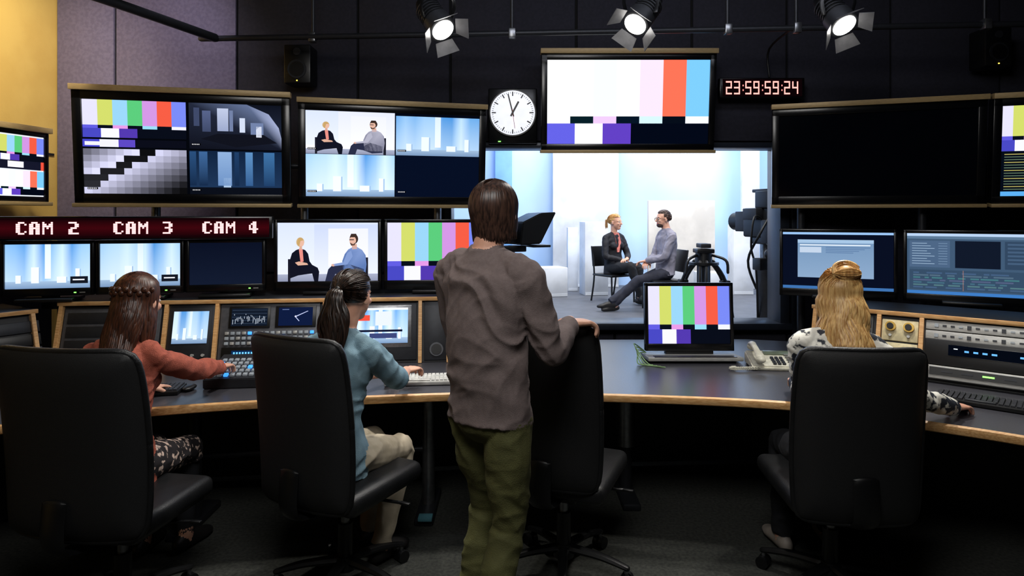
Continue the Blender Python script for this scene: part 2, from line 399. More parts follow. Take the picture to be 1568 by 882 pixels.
DENIM=mat('denim_shirt',(130,160,174),.8,rgb2=(106,138,154),scale=14,bump=.35,bscale=300,lo=.3,hi=.7)
GREY=mat('grey_sweater',(124,110,108),.9,rgb2=(118,104,102),scale=90,bump=.3,bscale=380)
OLIVE=mat('olive_trousers',(98,98,56),.8,rgb2=(88,88,50),scale=12,bump=.3,bscale=240)
KHAKI=mat('khaki_trousers',(190,178,156),.8,rgb2=(176,164,142),scale=20)
FLOR=mat('floral_fabric',(30,26,30),.8,rgb2=(215,190,175),scale=34,tex='noise',lo=.55,hi=.6)
PATT=mat('patterned_blouse',(34,40,52),.75,rgb2=(232,230,220),scale=22,lo=.45,hi=.50,bump=.2)
DKP=mat('dark_trousers_and_shin_shade',(24,26,32),.85)
SHO=mat('dark_shoe',(30,28,28),.5); SHW=mat('light_shoe',(170,160,150),.5)
JKT=mat('black_blazer',(20,21,30),.75); PINK=mat('pink_blouse',(225,130,118),.8)
SHG=mat('grey_shirt',(150,147,162),.8); JEAN=mat('dark_jeans',(46,48,62),.85)
person('standing_man',(-.085,2.42,0),radians(-36),dict(fem=False,sit=False,pel=(0,0,.94),neck=(0,-.01,1.515),head=(0.005,.03,1.655),hyaw=radians(10),
  wR=('w',.225,2.58,1.225),wL=('w',.03,2.66,1.235),poleR=(.35,-.5,-1),poleL=(-.6,-.3,-1),fR=(.42,1,-.04),fL=(.2,1,-.12),cR=1.0,cL=1.1,sleeve=.93,
  aR=(.03,-.10,.09),aL=(-.13,.03,.09),kpole=(0,1,0),top=GREY,bot=OLIVE,shoe=SHO,hair=HM,style='bob',hl=.112,nh=850,pm=58,hm=4,nar=.08,dy=.035,wave=.0015,rw=.0040,
  hem=-.075,wa=.007,wb=.0065,leg=1.05,vox=.0062,bow=.015,neckline=True))
person('seated_woman',(-1.68,2.79,0),radians(-6),dict(pel=(0,-.02,.61),neck=(0.0,.06,1.105),head=(.02,.10,1.27),hyaw=radians(-6),hpitch=radians(-6),
  wR=('w',-1.475,3.30,.885),wL=('w',-1.80,3.22,.80),poleR=(.6,-.2,-1),poleL=(-.6,-.2,-1),fR=(-.1,1,-.1),fL=(.2,1,-.1),cR=.7,
  aR=(.02,.44,.09),aL=(-.16,.38,.09),top=RUST,bot=FLOR,shin=DKP,shoe=SHO,hair=HB,style='long',hl=.31,nh=850,pm=70,nar=.05,dy=-.06,wave=.008,braid=True,wa=.008,bow=.03))  # dark shin material paints the shade under the desk onto the lower legs
person('seated_woman',(-.785,2.88,0),radians(-24),dict(pel=(0,.0,.615),neck=(0.0,.075,1.12),head=(.01,.12,1.28),hyaw=radians(6),hpitch=radians(-4),
  wR=('w',-.535,3.30,.865),wL=('w',-.70,3.38,.83),poleR=(.8,-.2,-1),poleL=(-.6,-.2,-1),fR=(.05,1,.0),fL=(.2,1,-.15),cR=.9,sleeve=.2,collar=True,
  aR=('w',-.62,3.10,.10),aL=(-.1,.40,.09),top=DENIM,bot=KHAKI,shoe=SHO,hair=HK,style='tail',hl=.30,wave=.013,tw=.055,wa=.009,bow=.03))
person('seated_woman',(1.43,2.86,0),radians(-4),dict(pel=(0,-.01,.62),neck=(0.01,.05,1.15),head=(.03,.07,1.285),hpitch=radians(-3),
  wR=('w',1.965,2.90,.80),wL=('w',1.40,3.22,.83),poleR=(.5,-.6,-1),poleL=(.1,-.2,-1),fR=(1,.75,-.12),fL=(.3,1,-.1),cR=.6,k=1.06,
  aR=(.12,.42,.09),aL=(-.12,.36,.09),top=PATT,bot=DKP,shoe=SHW,hair=HBL,style='bun',hl=.27,nh=850,pm=75,nar=-.12,dy=-.07,wave=.010,wa=.006,bow=.02))
SF=.385
WP=(1.50,9.6,SF); MP=(2.02,8.75,SF)
person('seated_presenter_woman',WP,radians(212),dict(pel=(0,0,.51),neck=(0,.0,1.00),head=(0,.03,1.165),hyaw=radians(20),vox=.008,
  wR=(.04,.22,.62),wL=(-.03,.25,.64),poleR=(1,-.6,-.6),poleL=(-1,-.6,-.6),fR=(-.9,.35,-.1),fL=(.9,.3,-.1),cR=.8,
  aR=(-.05,.50,.14),aL=(-.10,.42,.09),top=JKT,bot=DKP,shoe=SHO,hair=HBL,style='tail',nt=40,ncap=220,rw=.006,hl=.13,wave=.006,tw=.016,inner=PINK,wa=.003))
person('seated_presenter_man',MP,radians(100),dict(fem=False,pel=(0,-.03,.52),neck=(0,-.05,1.07),head=(0,-.005,1.215),hyaw=radians(4),vox=.008,glasses=True,beard=True,collar=True,
  wR=(.05,.20,.63),wL=(-.02,.24,.66),poleR=(1,-.5,-.8),poleL=(-1,-.5,-.8),fR=(-.8,.6,-.15),fL=(.7,.6,-.15),cR=.8,
  aR=(-.02,.74,.13),aL=(.0,.68,.09),top=SHG,bot=JEAN,shoe=SHO,hair=HM,style='short',rw=.006,wa=.005))
# ------------------------------------------------------------ emissive canvas
class Canvas:
    def __init__(s): s.P=[]; s.lay=0; s.r=(0,0,1,1)
    def up(s): s.lay+=1
    def sub(s,x0,y0,x1,y1): s.r=(x0,y0,x1,y1)
    def poly(s,pts,col,gain=1):
        x0,y0,x1,y1=s.r
        cs=col if isinstance(col,list) else [col]*len(pts)
        s.P.append(([(x0+(x1-x0)*p[0],y0+(y1-y0)*p[1]) for p in pts],[tuple(q*gain for q in lin(c)[:3])+(1,) for c in cs],s.lay))
    def rect(s,a,b,c,d,col,col2=None,gain=1):
        if col2 is None: s.poly([(a,b),(c,b),(c,d),(a,d)],col,gain)
        else: s.poly([(a,b),(c,b),(c,d),(a,d)],[col,col,col2,col2],gain)
    def ell(s,cx,cy,rx,ry,col,n=14): s.poly([(cx+rx*cos(2*pi*k/n),cy+ry*sin(2*pi*k/n)) for k in range(n)],col)
    def build(s,name,w,h,parent,loc=(0,0,0),rx=0,rz=0):
        vs=[];fs=[];cs=[]
        for pts,c,l in s.P:
            i=len(vs)
            for (u,v) in pts: vs.append(((u-.5)*w,-.0006*(l+1),(.5-v)*h))
            A=sum(pts[k][0]*pts[(k+1)%len(pts)][1]-pts[(k+1)%len(pts)][0]*pts[k][1] for k in range(len(pts)))
            idx=list(range(i,i+len(pts))); 
            if A>0: idx=idx[::-1]; c=c[::-1]
            fs.append(idx); cs+=c
        me=D.meshes.new(name); me.from_pydata(vs,[],fs)
        at=me.color_attributes.new('Col','FLOAT_COLOR','CORNER')
        for k,c in enumerate(cs): at.data[k].color=c
        me.materials.append(EM)
        o=D.objects.new(name,me); link(o,parent); o.location=loc; o.rotation_euler=(rx,0,rz); return o
def bars(c,over=False):
    if over:
        top=[(255,255,255),(252,255,250),(240,255,255),(250,255,255),(242,226,252),(255,112,84),(122,200,255)]
    else:
        top=[(225,222,245),(205,214,104),(150,208,240),(88,198,120),(205,146,222),(238,90,66),(118,134,238)]
    for i,k in enumerate(top): c.rect(i/7,0,(i+1)/7,.67,k)
    st=[(95,90,220),(8,14,26),(225,150,225),(8,14,26),(150,215,240),(8,14,26),(235,235,250)]
    if over: st=[(252,250,255),(8,30,38),(235,200,255),(5,20,36),(210,240,255),(5,12,24),(240,245,255)]
    for i,k in enumerate(st): c.rect(i/7,.67,(i+1)/7,.755,k)
    bt=[(70,70,190),(240,240,255),(80,55,170),(8,12,24)]
    if over: bt=[(98,96,225),(250,250,255),(95,62,190),(3,8,22)]
    xs=[0,.172,.345,.52,1]
    for i,k in enumerate(bt): c.rect(xs[i],.755,xs[i+1],1,k)
def talk(c,man_shirt=(140,140,160),m2=(176,176,194),bg=((200,212,246),(236,240,255))):
    c.rect(0,0,1,1,bg[0],bg[1]); c.up()
    c.rect(0,.0,.36,.8,(214,224,252),(232,238,255)); c.rect(.5,.1,.9,.75,(234,236,252),(244,245,255)); c.rect(0,.88,1,1,(168,174,198),(140,146,172)); c.up()
    c.rect(.10,.62,.125,1,(30,30,42)); c.rect(.87,.6,.90,1,(30,30,42)); c.up()
    c.poly([(.12,.95),(.115,.66),(.14,.52),(.18,.465),(.225,.44),(.27,.465),(.30,.53),(.315,.66),(.34,.72),(.395,.77),(.41,.84),(.40,1),(.36,1),(.34,.87),(.28,.88),(.2,.9)],(18,20,34))
    c.ell(.222,.33,.040,.082,(205,172,118)); c.up(); c.poly([(.208,.445),(.225,.44),(.245,.45),(.255,.66),(.225,.68)],(228,140,130))
    c.ell(.232,.345,.028,.064,(228,182,160)); c.poly([(.17,.68),(.21,.66),(.29,.69),(.30,.72),(.2,.73)],(218,172,150)); c.poly([(.215,.4),(.24,.4),(.24,.46),(.212,.46)],(215,168,146)); c.up()
    c.poly([(.19,.36),(.205,.26),(.24,.26),(.255,.3),(.225,.31),(.212,.40)],(196,160,104))
    c.poly([(.655,.92),(.64,.66),(.665,.54),(.70,.46),(.745,.42),(.79,.42),(.84,.47),(.875,.56),(.885,.72),(.87,.92)],[man_shirt]*3+[m2]*4+[man_shirt]*3)
    c.poly([(.47,1.0),(.50,.80),(.54,.73),(.62,.70),(.72,.72),(.86,.80),(.86,.95),(.74,.97),(.64,.90),(.57,.88),(.55,1.0)],(40,44,68))
    c.poly([(.735,.38),(.785,.36),(.79,.45),(.74,.46)],(214,168,150)); c.ell(.757,.28,.044,.088,(66,48,42)); c.up(); c.ell(.746,.305,.034,.070,(224,178,158)); c.poly([(.69,.52),(.73,.48),(.745,.58),(.69,.72),(.56,.745),(.55,.71),(.65,.68)],m2); c.ell(.55,.728,.02,.022,(222,176,156)); c.up()
    c.rect(.712,.285,.758,.30,(40,36,40)); c.poly([(.715,.34),(.75,.37),(.775,.34),(.765,.39),(.73,.395)],(92,66,56)); c.poly([(.715,.25),(.73,.19),(.78,.19),(.80,.27),(.785,.33),(.772,.25)],(60,44,38))
def empty_set(c,dark=1.0,seed=0,tint=(1,1,1)):
    d=lambda k:tuple(x*dark*t for x,t in zip(k,tint))
    rr=random.Random(seed); n=9; cols=[]
    for k in range(n+1):
        q=rr.random(); cols.append((int(70+130*q),int(140+85*q),int(210+38*q)))
    for k in range(n):
        a,b_=cols[k],cols[k+1]; lo=lambda z:tuple(min(255,x*.55+110) for x in z)
        c.poly([(k/n,0),((k+1)/n,0),((k+1)/n,.84),(k/n,.84)],[d(a),d(b_),d(lo(b_)),d(lo(a))])
    c.rect(0,.84,1,1,d((150,176,204)),d((112,140,176))); c.up()
    c.rect(.46,0,.53,.78,d((206,222,244)),d((228,238,250)))
    for x,w,h in ((.12,.06,.16),(.3,.09,.34),(.60,.11,.12),(.82,.05,.30)): 
        c.rect(x,.86-h,x+w,.88,d((222,234,248))); c.rect(x+w,.87-h,x+w+.015,.87,d((150,180,214)))
    c.up()
def bug(c): c.rect(.76,.74,.97,.90,(20,24,34)); c.up(); c.rect(.79,.80,.93,.83,(235,235,240)); c.up()
def label(c,x,y): 
    c.rect(x,y,x+.1,y+.045,(8,8,10)); c.up(); 
    for k in range(5): c.rect(x+.008+k*.017,y+.012,x+.018+k*.017,y+.033,(230,230,235))
    c.up()
# ------------------------------------------------------------ monitors
def monitor(name,pl,pr,z0,z1,fn,tilt=0,bez=.035,bb=None,trim=False,depth=.06,stand=None,off=False,leds=False):
    dx,dy=pr[0]-pl[0],pr[1]-pl[1]; w=sqrt(dx*dx+dy*dy); h=(z1-z0)/cos(tilt); bb=bb or bez
    g=group(name,((pl[0]+pr[0])/2,(pl[1]+pr[1])/2,(z0+z1)/2),atan2(dy,dx),tilt)
    m=MB(); W=w-.012
    sw=W-2*bez; sh=h-bez-bb; cz=(bb-bez)/2
    m.box((0,depth/2+.004,0),(W,depth,h),BEZ,.006)
    m.box((0,-.004,h/2-bez/2),(W,.02,bez),BEZ,.004); m.box((0,-.004,-h/2+bb/2),(W,.02,bb),BEZ,.004)
    m.box((-W/2+bez/2,-.004,0),(bez,.02,h),BEZ,.004); m.box((W/2-bez/2,-.004,0),(bez,.02,h),BEZ,.004)
    m.box((0,depth+.02,-.02),(W*.6,.05,h*.55),BLK,.01)
    if trim:
        m.box((0,.01,h/2+.018),(w+.0,.10,.036),BRASS,.003); m.box((0,.01,-h/2-.012),(w+.0,.10,.024),BRASS,.003)
        for sx in (-1,1): m.box((sx*(W/2-.02),depth+.02,0),(.03,.05,h),DMET)
    if off: m.box((0,.001,cz),(sw+.01,.004,sh+.01),OFF)
    if leds:
        m.box((W*.3,-.015,-h/2+bb*.4),(.012,.004,.006),GREENL); m.box((W*.38,-.015,-h/2+bb*.4),(.03,.003,.005),SILV)
    if stand is not None:
        zz=-(z0+z1)/2+stand
        m.box((0,depth*.6,(zz-h/2)/2),(.09,.03,abs(zz+h/2)+.1),BLK,.005)
        m.box((0,.03,zz+.012),(.3,.2,.02),BLK,.006)
    m.obj('casing',g)
    if fn:
        c=Canvas(); fn(c); c.build('screen',sw,sh,g,(0,-.0005,cz))
    return g
def quadA(c):
    c.rect(0,0,1,1,(4,6,12)); c.up()
    c.sub(0,0,.505,.40); bars(c); 
    c.sub(.52,.0,1,.50); c.rect(0,0,1,1,(14,18,30),(36,44,64)); c.up()
    c.poly([(.0,.0),(.62,.0),(.86,.2),(.97,.5),(1,.75),(1,1),(0,1)],[(34,40,58),(96,110,144),(150,160,196),(160,170,205),(140,150,180),(20,24,38),(14,16,26)]); c.up()
    c.rect(.05,.1,.11,.5,(60,70,100)); c.rect(.14,.16,.23,.62,(84,96,134),(60,70,100)); c.rect(.3,.10,.42,.6,(188,198,224),(150,162,196)); c.rect(.43,.14,.47,.6,(110,124,160)); c.rect(.54,.3,.60,.62,(206,216,238)); c.rect(.66,.4,.80,.66,(110,126,164)); c.poly([(.12,.78),(.3,.66),(.8,.66),(.95,.84),(.5,.95)],(16,18,28)); c.rect(.72,.48,.78,.72,(226,232,248))
    c.up(); label(c,.02,.88)
    c.sub(0,.52,.505,1); c.rect(0,0,1,1,(10,12,20)); c.up()
    for j in range(7):
        for i in range(13):
            s=i+ j*1.55
            if s<6.2: q=235-14*max(0,5.5-s)*1.6
            elif s<9: q=14+6*j
            else: q=225-18*(s-9)
            q=max(12,min(245,q)); c.rect(i/13,j/7,(i+1)/13,(j+1)/7,(q*.93,q*.93,min(255,q*1.06)))
    c.up(); label(c,.03,.86)
    c.sub(.52,.52,1,1); c.rect(0,0,1,1,(16,34,60),(30,54,88)); c.up()
    for x,w,a,b in ((.0,.07,(40,76,120),(20,40,70)),(.10,.09,(60,100,150),(20,40,70)),(.3,.15,(140,172,214),(104,140,190)),(.48,.05,(30,60,100),(20,40,70)),(.6,.08,(90,140,190),(50,90,140)),(.8,.12,(60,110,160),(30,60,100))):
        c.rect(x,.02,x+w,.8,a,b)
    c.rect(0,.84,1,1,(10,14,24)); c.rect(.36,.62,.44,.84,(170,196,226)); c.up(); label(c,.02,.88)
    c.sub(0,.42,.505,.50); c.rect(0,0,.16,1,(70,70,200)); c.rect(.16,0,.34,1,(235,235,250)); c.rect(.34,0,.5,1,(90,70,190)); c.rect(.5,0,1,1,(10,12,24)); c.up(); c.rect(.02,.3,.28,.8,(235,235,240))
def quadB(c):
    c.rect(0,0,1,1,(4,8,20)); c.up()
    c.sub(0,0,.498,.5); talk(c,bg=((226,230,250),(246,247,255))); c.up(); label(c,.02,.86)
    c.sub(.505,.03,1,.5); empty_set(c,1.05,3); label(c,.02,.86)
    c.sub(0,.505,.498,1); empty_set(c,1.08,5); label(c,.02,.86)
    c.sub(.505,.505,1,1); c.rect(0,0,1,1,(6,14,34)); c.up(); label(c,.02,.86)
A0=(-2.74,4.07);A1=(-1.475,4.365)
monitor('mounted_monitor',A0,A1,1.73,2.43,quadA,radians(5),.055,.06,True)
monitor('mounted_monitor',(-1.47,4.47),(-.19,4.79),1.73,2.42,quadB,radians(5),.05,.055,True)
monitor('mounted_monitor',(.21,4.84),(1.51,4.84),2.14,2.84,lambda c:bars(c,True),radians(6),.045,.045,True)
monitor('mounted_monitor',(1.90,4.79),(3.17,4.36),1.73,2.42,None,radians(5),.05,.06,True,off=True)
def multi(c):
    c.rect(0,0,1,1,(4,10,22)); c.up(); c.sub(.0,.0,.45,.5); bars(c); c.sub(0,0,1,1)
    for k in range(14): c.rect(.02,.53+k*.03,.02+.2+.15*((k*7)%3)/3,.54+k*.03,(90,110,90) if k%3 else (170,160,90))
    c.rect(.0,.95,.4,1,(90,170,235)); 
    for j in range(2):
        c.sub(.5,.02+j*.5,.98,.46+j*.5); empty_set(c,.8,j)
monitor('mounted_monitor',(3.19,4.35),(4.2,3.99),1.73,2.42,multi,radians(5),.05,.05,True)
def sidem(c):
    c.rect(0,0,1,1,(235,240,250)); c.up(); c.sub(.5,.02,1,.42); bars(c); c.sub(.5,.42,1,.56); c.rect(0,0,1,1,(20,22,40)); c.up(); c.rect(.3,.1,.6,.8,(240,240,250)); c.rect(.94,0,1,1,(235,80,60)); c.up(); c.sub(.52,.58,1,.98)
    bars(c,True)
monitor('mounted_monitor',(-3.28,3.62),(-3.14,4.42),1.74,2.2,sidem,0,.03,.035,True)
def m1(c): empty_set(c,1.08,9); bug(c); bug(c)
def m2(c): empty_set(c,1.05,5); bug(c)
def m3(c): c.rect(0,0,1,1,(10,16,34),(18,26,46))
pts=[(-2.98,3.80),(-2.50,3.92),(-2.02,4.035),(-1.56,4.15)]
for i,f in enumerate((m1,m2,m3)):
    monitor('desk_monitor',pts[i],pts[i+1],1.175,1.50,f,0,.02,.045,stand=1.142,leds=True)
def m4(c): talk(c,(92,120,176),(128,152,204)); c.up(); c.rect(.0,.0,1,.03,(215,225,250))
monitor('desk_monitor',(-1.535,4.2),(-.85,4.28),1.165,1.625,m4,0,.022,.06,stand=1.142,leds=True)
monitor('desk_monitor',(-.845,4.285),(-.17,4.36),1.165,1.625,lambda c:bars(c),0,.022,.06,stand=1.142,leds=True)
def m6(c):
    c.rect(0,0,1,1,(8,14,32)); c.up(); c.rect(0,0,1,.04,(150,190,235)); c.rect(0,.95,1,1,(60,110,170)); c.rect(.14,.13,.83,.80,(112,144,180),(136,164,196)); c.up(); c.rect(.14,.13,.83,.19,(160,190,220)); c.rect(.16,.215,.8,.235,(225,235,245)); c.rect(.16,.26,.36,.36,(190,206,226))
    for k in range(4): c.rect(.4,.26+k*.03,.8-.05*k,.272+k*.03,(90,120,160))
def m7(c):
    c.rect(0,0,1,1,(62,86,112)); c.up(); c.rect(0,0,1,.045,(180,205,235)); c.rect(.0,.045,1,.09,(90,118,146)); c.rect(0,.95,1,1,(60,120,190)); c.rect(.38,.12,.72,.56,(16,24,40)); c.rect(.02,.12,.34,.56,(74,98,128)); c.rect(.02,.6,.98,.93,(52,74,98)); c.rect(.75,.12,.98,.56,(48,68,92)); c.up()
    for k in range(9): c.rect(.04,.16+k*.042,.16+.03*(k%3),.17+k*.042,(150,175,200)); c.rect(.25,.16+k*.042,.32,.168+k*.042,(120,146,174))
    rr=random.Random(1)
    for k in range(7):
        x=.05
        while x<.8: w=.03+.12*rr.random(); c.rect(x,.64+k*.04,x+w,.664+k*.04,(66+14*(k%2),92+12*(k%3),124)); x+=w+.01+.06*rr.random()
    for k in range(6): c.rect(.77,.15+k*.06,.95,.18+k*.06,(66,90,118))
    c.up(); c.rect(.44,.60,.443,.93,(190,130,110))
monitor('desk_monitor',(1.82,4.46),(2.48,4.19),1.11,1.56,m6,0,.022,.05,stand=1.102)
monitor('desk_monitor',(2.49,4.17),(3.11,3.80),1.11,1.56,m7,0,.022,.05,stand=1.102)
g=monitor('portable_monitor',(.83,4.12),(1.40,4.12),.80,1.225,lambda c:bars(c),radians(-4),.022,.045,depth=.03)
m=MB(); m.box((0,-.03,-.245),(.58,.24,.025),SILV,.006); m.box((0,-.12,-.232),(.5,.06,.004),METAL); m.box((0,.02,-.222),(.3,.05,.05),BLK,.005)
m.obj('base',g)
# ------------------------------------------------------------ LED strip + timer
FONT={'C':"01110 11001 11000 11000 11000 11001 01110",'A':"01110 11011 11011 11111 11011 11011 11011",'M':"10001 11011 11111 10101 10001 10001 10001",
'2':"11110 00011 00011 01110 11000 11000 11111",'3':"11110 00011 00011 01110 00011 00011 11110",'4':"00110 01110 10110 10110 11111 00110 00110"}
def text5(c,s,x,y,cw,ch,col,gain):
    for q in s:
        if q in FONT:
            for j,row in enumerate(FONT[q].split()):
                i=0
                while i<5:
                    if row[i]=='1':
                        k=i
                        while k<5 and row[k]=='1': k+=1
                        c.rect(x+i*cw,y+j*ch,x+k*cw,y+(j+.9)*ch,col,gain=gain); i=k
                    else: i+=1
        x+=6.2*cw
g=group('camera_tally_display',(-2.235,3.93,1.575),atan2(.36,1.44))
m=MB(); m.box((0,.05,0),(1.50,.10,.14),BEZ,.006); m.obj('housing',g)
c=Canvas(); c.rect(0,0,1,1,(20,3,6)); c.up(); c.rect(.0,.10,1,.5,(26,3,7),(58,5,12)); c.rect(.0,.5,1,.9,(58,5,12),(26,3,7)); c.up()  # red gradient bands paint the halo of the letters into the strip
for x,t in ((.055,'CAM 2'),(.40,'CAM 3'),(.735,'CAM 4')): text5(c,t,x,.19,.0074,.088,(255,196,196),1.5)
c.build('led_matrix',1.46,.12,g,(0,-.001,0))
g=group('timecode_display',(1.89,4.93,2.615))
m=MB(); m.box((0,.03,0),(.64,.06,.15),BEZ,.006); m.obj('housing',g)
SEG={'2':'abged','3':'abgcd','5':'afgcd','9':'abcdfg','4':'fgbc'}
c=Canvas(); c.rect(0,0,1,1,(12,3,5)); c.up(); x=.04
for q in '23:59:59:24':
    if q==':':
        c.rect(x+.006,.33,x+.02,.42,(255,150,140),gain=1.4); c.rect(x+.006,.6,x+.02,.69,(255,150,140),gain=1.4); x+=.04; continue
    w=.075;t=.016;th=.09
    R={'a':(0,.12,w,.12+th),'g':(0,.455,w,.455+th),'d':(0,.80,w,.80+th),'f':(0,.14,t,.5),'b':(w-t,.14,w,.5),'e':(0,.5,t,.86),'c':(w-t,.5,w,.86)}
    for k in SEG[q]: r=R[k]; c.rect(x+r[0],r[1],x+r[2],r[3],(255,165,155),gain=1.6)
    x+=.102
c.build('led_digits',.6,.13,g,(0,-.001,0))
# clock
g=group('analog_clock',(.005,4.94,2.425))
m=MB(); m.box((0,.04,-.02),(.37,.06,.42),BEZ,.01); m.cyl((0,.012,0),(0,-.012,0),.178,BLK,seg=48); m.cyl((0,-.01,0),(0,-.016,0),.168,WHT,seg=48)
for k in range(60):
    a=k*pi/30; L=.032 if k%5==0 else .013; w=.009 if k%5==0 else .003; r=.158-L/2
    m.box((r*sin(a),-.0175,r*cos(a)),(w,.003,L),BLK,rot=(0,a,0))
def handm(a,L,w,mm,y): m.box(((L/2-.03)*sin(a),y,(L/2-.03)*cos(a)),(w,.003,L),mm,rot=(0,a,0))
handm(radians(28),.125,.014,BLK,-.021); handm(radians(-14),.175,.010,BLK,-.024); handm(radians(172),.15,.003,mat('red_hand',(200,30,30)),-.027)
m.cyl((0,-.02,0),(0,-.03,0),.008,BLK); m.box((-.1,-.0,-.215),(.02,.012,.006),GREENL)
m.obj('clock_body',g)
# ------------------------------------------------------------ room shell
def slab(name,c,size,m,bev=0):
    b=MB(); b.box(c,size,m,bev); return b.obj(name)
slab('floor',(0.45,1.8,-.05),(8.1,7.0,.1),CARP)
slab('ceiling',(0.45,1.8,3.65),(8.1,7.0,.1),CEIL)
b=MB(); b.box((-3.6,1.8,1.8),(.1,7.0,3.6),YEL)
b.box((-3.545,3.3,2.12),(.012,3.5,.016),GAP)
b.box((-3.54,3.4,.8),(.03,3.2,1.6),DARK)
b.obj('wall_left')
slab('wall_right',(4.5,1.8,1.8),(.1,7.0,3.6),ACD)
slab('wall_back',(.45,-1.75,1.8),(8.2,.1,3.6),ACD)
b=MB(); WX0,WX1,WZ0,WZ1=-.47,2.06,.82,2.18; Y=5.17
b.box(((-3.6+WX0)/2,Y,1.8),(WX0+3.6,.12,3.6),GAP); b.box(((4.5+WX1)/2,Y,1.8),(4.5-WX1,.12,3.6),GAP)
b.box(((WX0+WX1)/2,Y,WZ0/2),(WX1-WX0,.12,WZ0),GAP); b.box(((WX0+WX1)/2,Y,(WZ1+3.6)/2),(WX1-WX0,.12,3.6-WZ1),GAP)
def pan(x0,x1,z0,z1,mm): b.box(((x0+x1)/2,5.095,(z0+z1)/2),(x1-x0-.02,.03,z1-z0-.02),mm,.006)
xs=[-3.55,-3.09,-2.14,-1.2,-.48]
for i in range(4):
    mm=ACO if i<2 else ACD
    pan(xs[i],xs[i+1],1.2,3.58,mm); pan(xs[i],xs[i+1],.02,1.2,ACD)
for x0,x1 in ((-.48,.5),(.5,1.4),(1.4,2.14)): pan(x0,x1,WZ1+.04,3.58,ACD)
for x0,x1 in ((2.14,2.95),(2.95,3.8),(3.8,4.44)): pan(x0,x1,.02,3.58,ACD)
pan(-.48,.8,.02,.74,ACD); pan(.8,2.14,.02,.74,ACD)
b.obj('wall_front')
b=MB(); fr=mat('window_frame',(46,52,64),.35,.3)
fy=5.13
b.box(((WX0+WX1)/2,fy,WZ0-.02),(WX1-WX0+.16,.3,.05),fr,.006); b.box(((WX0+WX1)/2,fy,WZ1+.01),(WX1-WX0+.16,.26,.04),fr,.006)
b.box((WX0-.02,fy,(WZ0+WZ1)/2),(.05,.26,WZ1-WZ0),fr,.004); b.box((WX1+.03,fy,(WZ0+WZ1)/2),(.07,.26,WZ1-WZ0),fr,.004)
b.box((WX1+.1,5.02,1.5),(.04,.06,1.5),fr,.004)
b.obj('window_1')
# ------------------------------------------------------------ desk
front=[(-2.9,2.2),(-2.45,2.62),(-1.98,2.93),(-1.64,3.07),(-1.2,3.18),(-.75,3.25),(-.28,3.31),(.1,3.32),(.48,3.29),(.95,3.23),(1.33,3.15),(1.58,3.03),(1.8,2.86),(2.09,2.66),(2.7,2.15),(3.2,1.7)]
back=[(4.2,2.6),(3.4,3.6),(2.75,4.45),(1.7,4.75),(-.3,4.72),(-2.6,4.4),(-3.4,3.7),(-3.4,2.6)]
g=group('control_desk')
b=MB(); b.prism(front+back,.715,.75,TOP); b.obj('desk_top',g)
b=MB(); fp,_=cr([(p[0],p[1],.7325) for p in front],[.01]*len(front),4)
b.add(loft([p+V((0,-.004,0)) for p in fp],[(.022,.016)]*len(fp),8,side=V((0,0,1)),rnd=False),WOOD); b.obj('edge_trim',g)
b=MB()
for p0,p1 in (((-2.95,3.2),(-2.3,4.0)),((-2.3,4.0),(-.3,4.25)),((-.3,4.25),(1.6,4.35)),((1.6,4.35),(2.9,3.3)),((2.9,3.3),(3.5,2.4))):
    dx,dy=p1[0]-p0[0],p1[1]-p0[1]; L=sqrt(dx*dx+dy*dy)
    b.box(((p0[0]+p1[0])/2,(p0[1]+p1[1])/2,.37),(L,.03,.68),DARK,rot=(0,0,atan2(dy,dx)))
for x,y in ((-.47,3.67),(.67,3.85),(-1.7,3.5),(1.75,3.6)):
    b.cyl((x,y,.03),(x,y,.715),.035,METAL if x==-.47 else DMET); b.box((x,y,.02),(.10,.42,.04),DMET,.01); b.box((x,y,.70),(.08,.6,.03),DMET)
b.box((-.46,3.47,.045),(.075,.06,.02),BLUEB,.004)
b.cyl((.67,3.85,.30),(.67,3.85,.72),.055,METAL)
b.tube([(-1.9,3.55,.33),(-1.2,3.6,.35),(-.47,3.67,.34)],.018,DMET)
b.obj('understructure',g)
# ------------------------------------------------------------ consoles
def console(name,p0,p1,H,divs,fill):
    dx,dy=p1[0]-p0[0],p1[1]-p0[1]; L=sqrt(dx*dx+dy*dy)
    g=group(name,(p0[0],p0[1],.752),atan2(dy,dx)); b=MB(); s=.10
    b.xprism([(0.0,0),(s,H-.02),(.52,H-.02),(.52,0)],0,L,DARK)
    b.box((L/2,s+.205,H-.01),(L+.02,.45,.02),DARK,.003)
    b.box((L/2,s-.022,H-.01),(L+.02,.014,.024),WOOD,.003)
    for u in divs: b.xprism([(-.03,0),(s-.03,H-.02),(s+.02,H-.02),(.02,0)],u-.011,u+.011,WOOD,.002)
    al=math.atan(s/(H-.02)); F=Matrix.Rotation(-al,4,'X'); b.M=F
    fill(b,g,F,al); b.M=Matrix()
    b.obj('cabinet',g); return g
def scr(g,F,al,u,w,sw,sh,fn):
    c=Canvas(); fn(c); p=F@V((u,-.0185,w)); c.build('inset_screen',sw,sh,g,p,rx=-al)
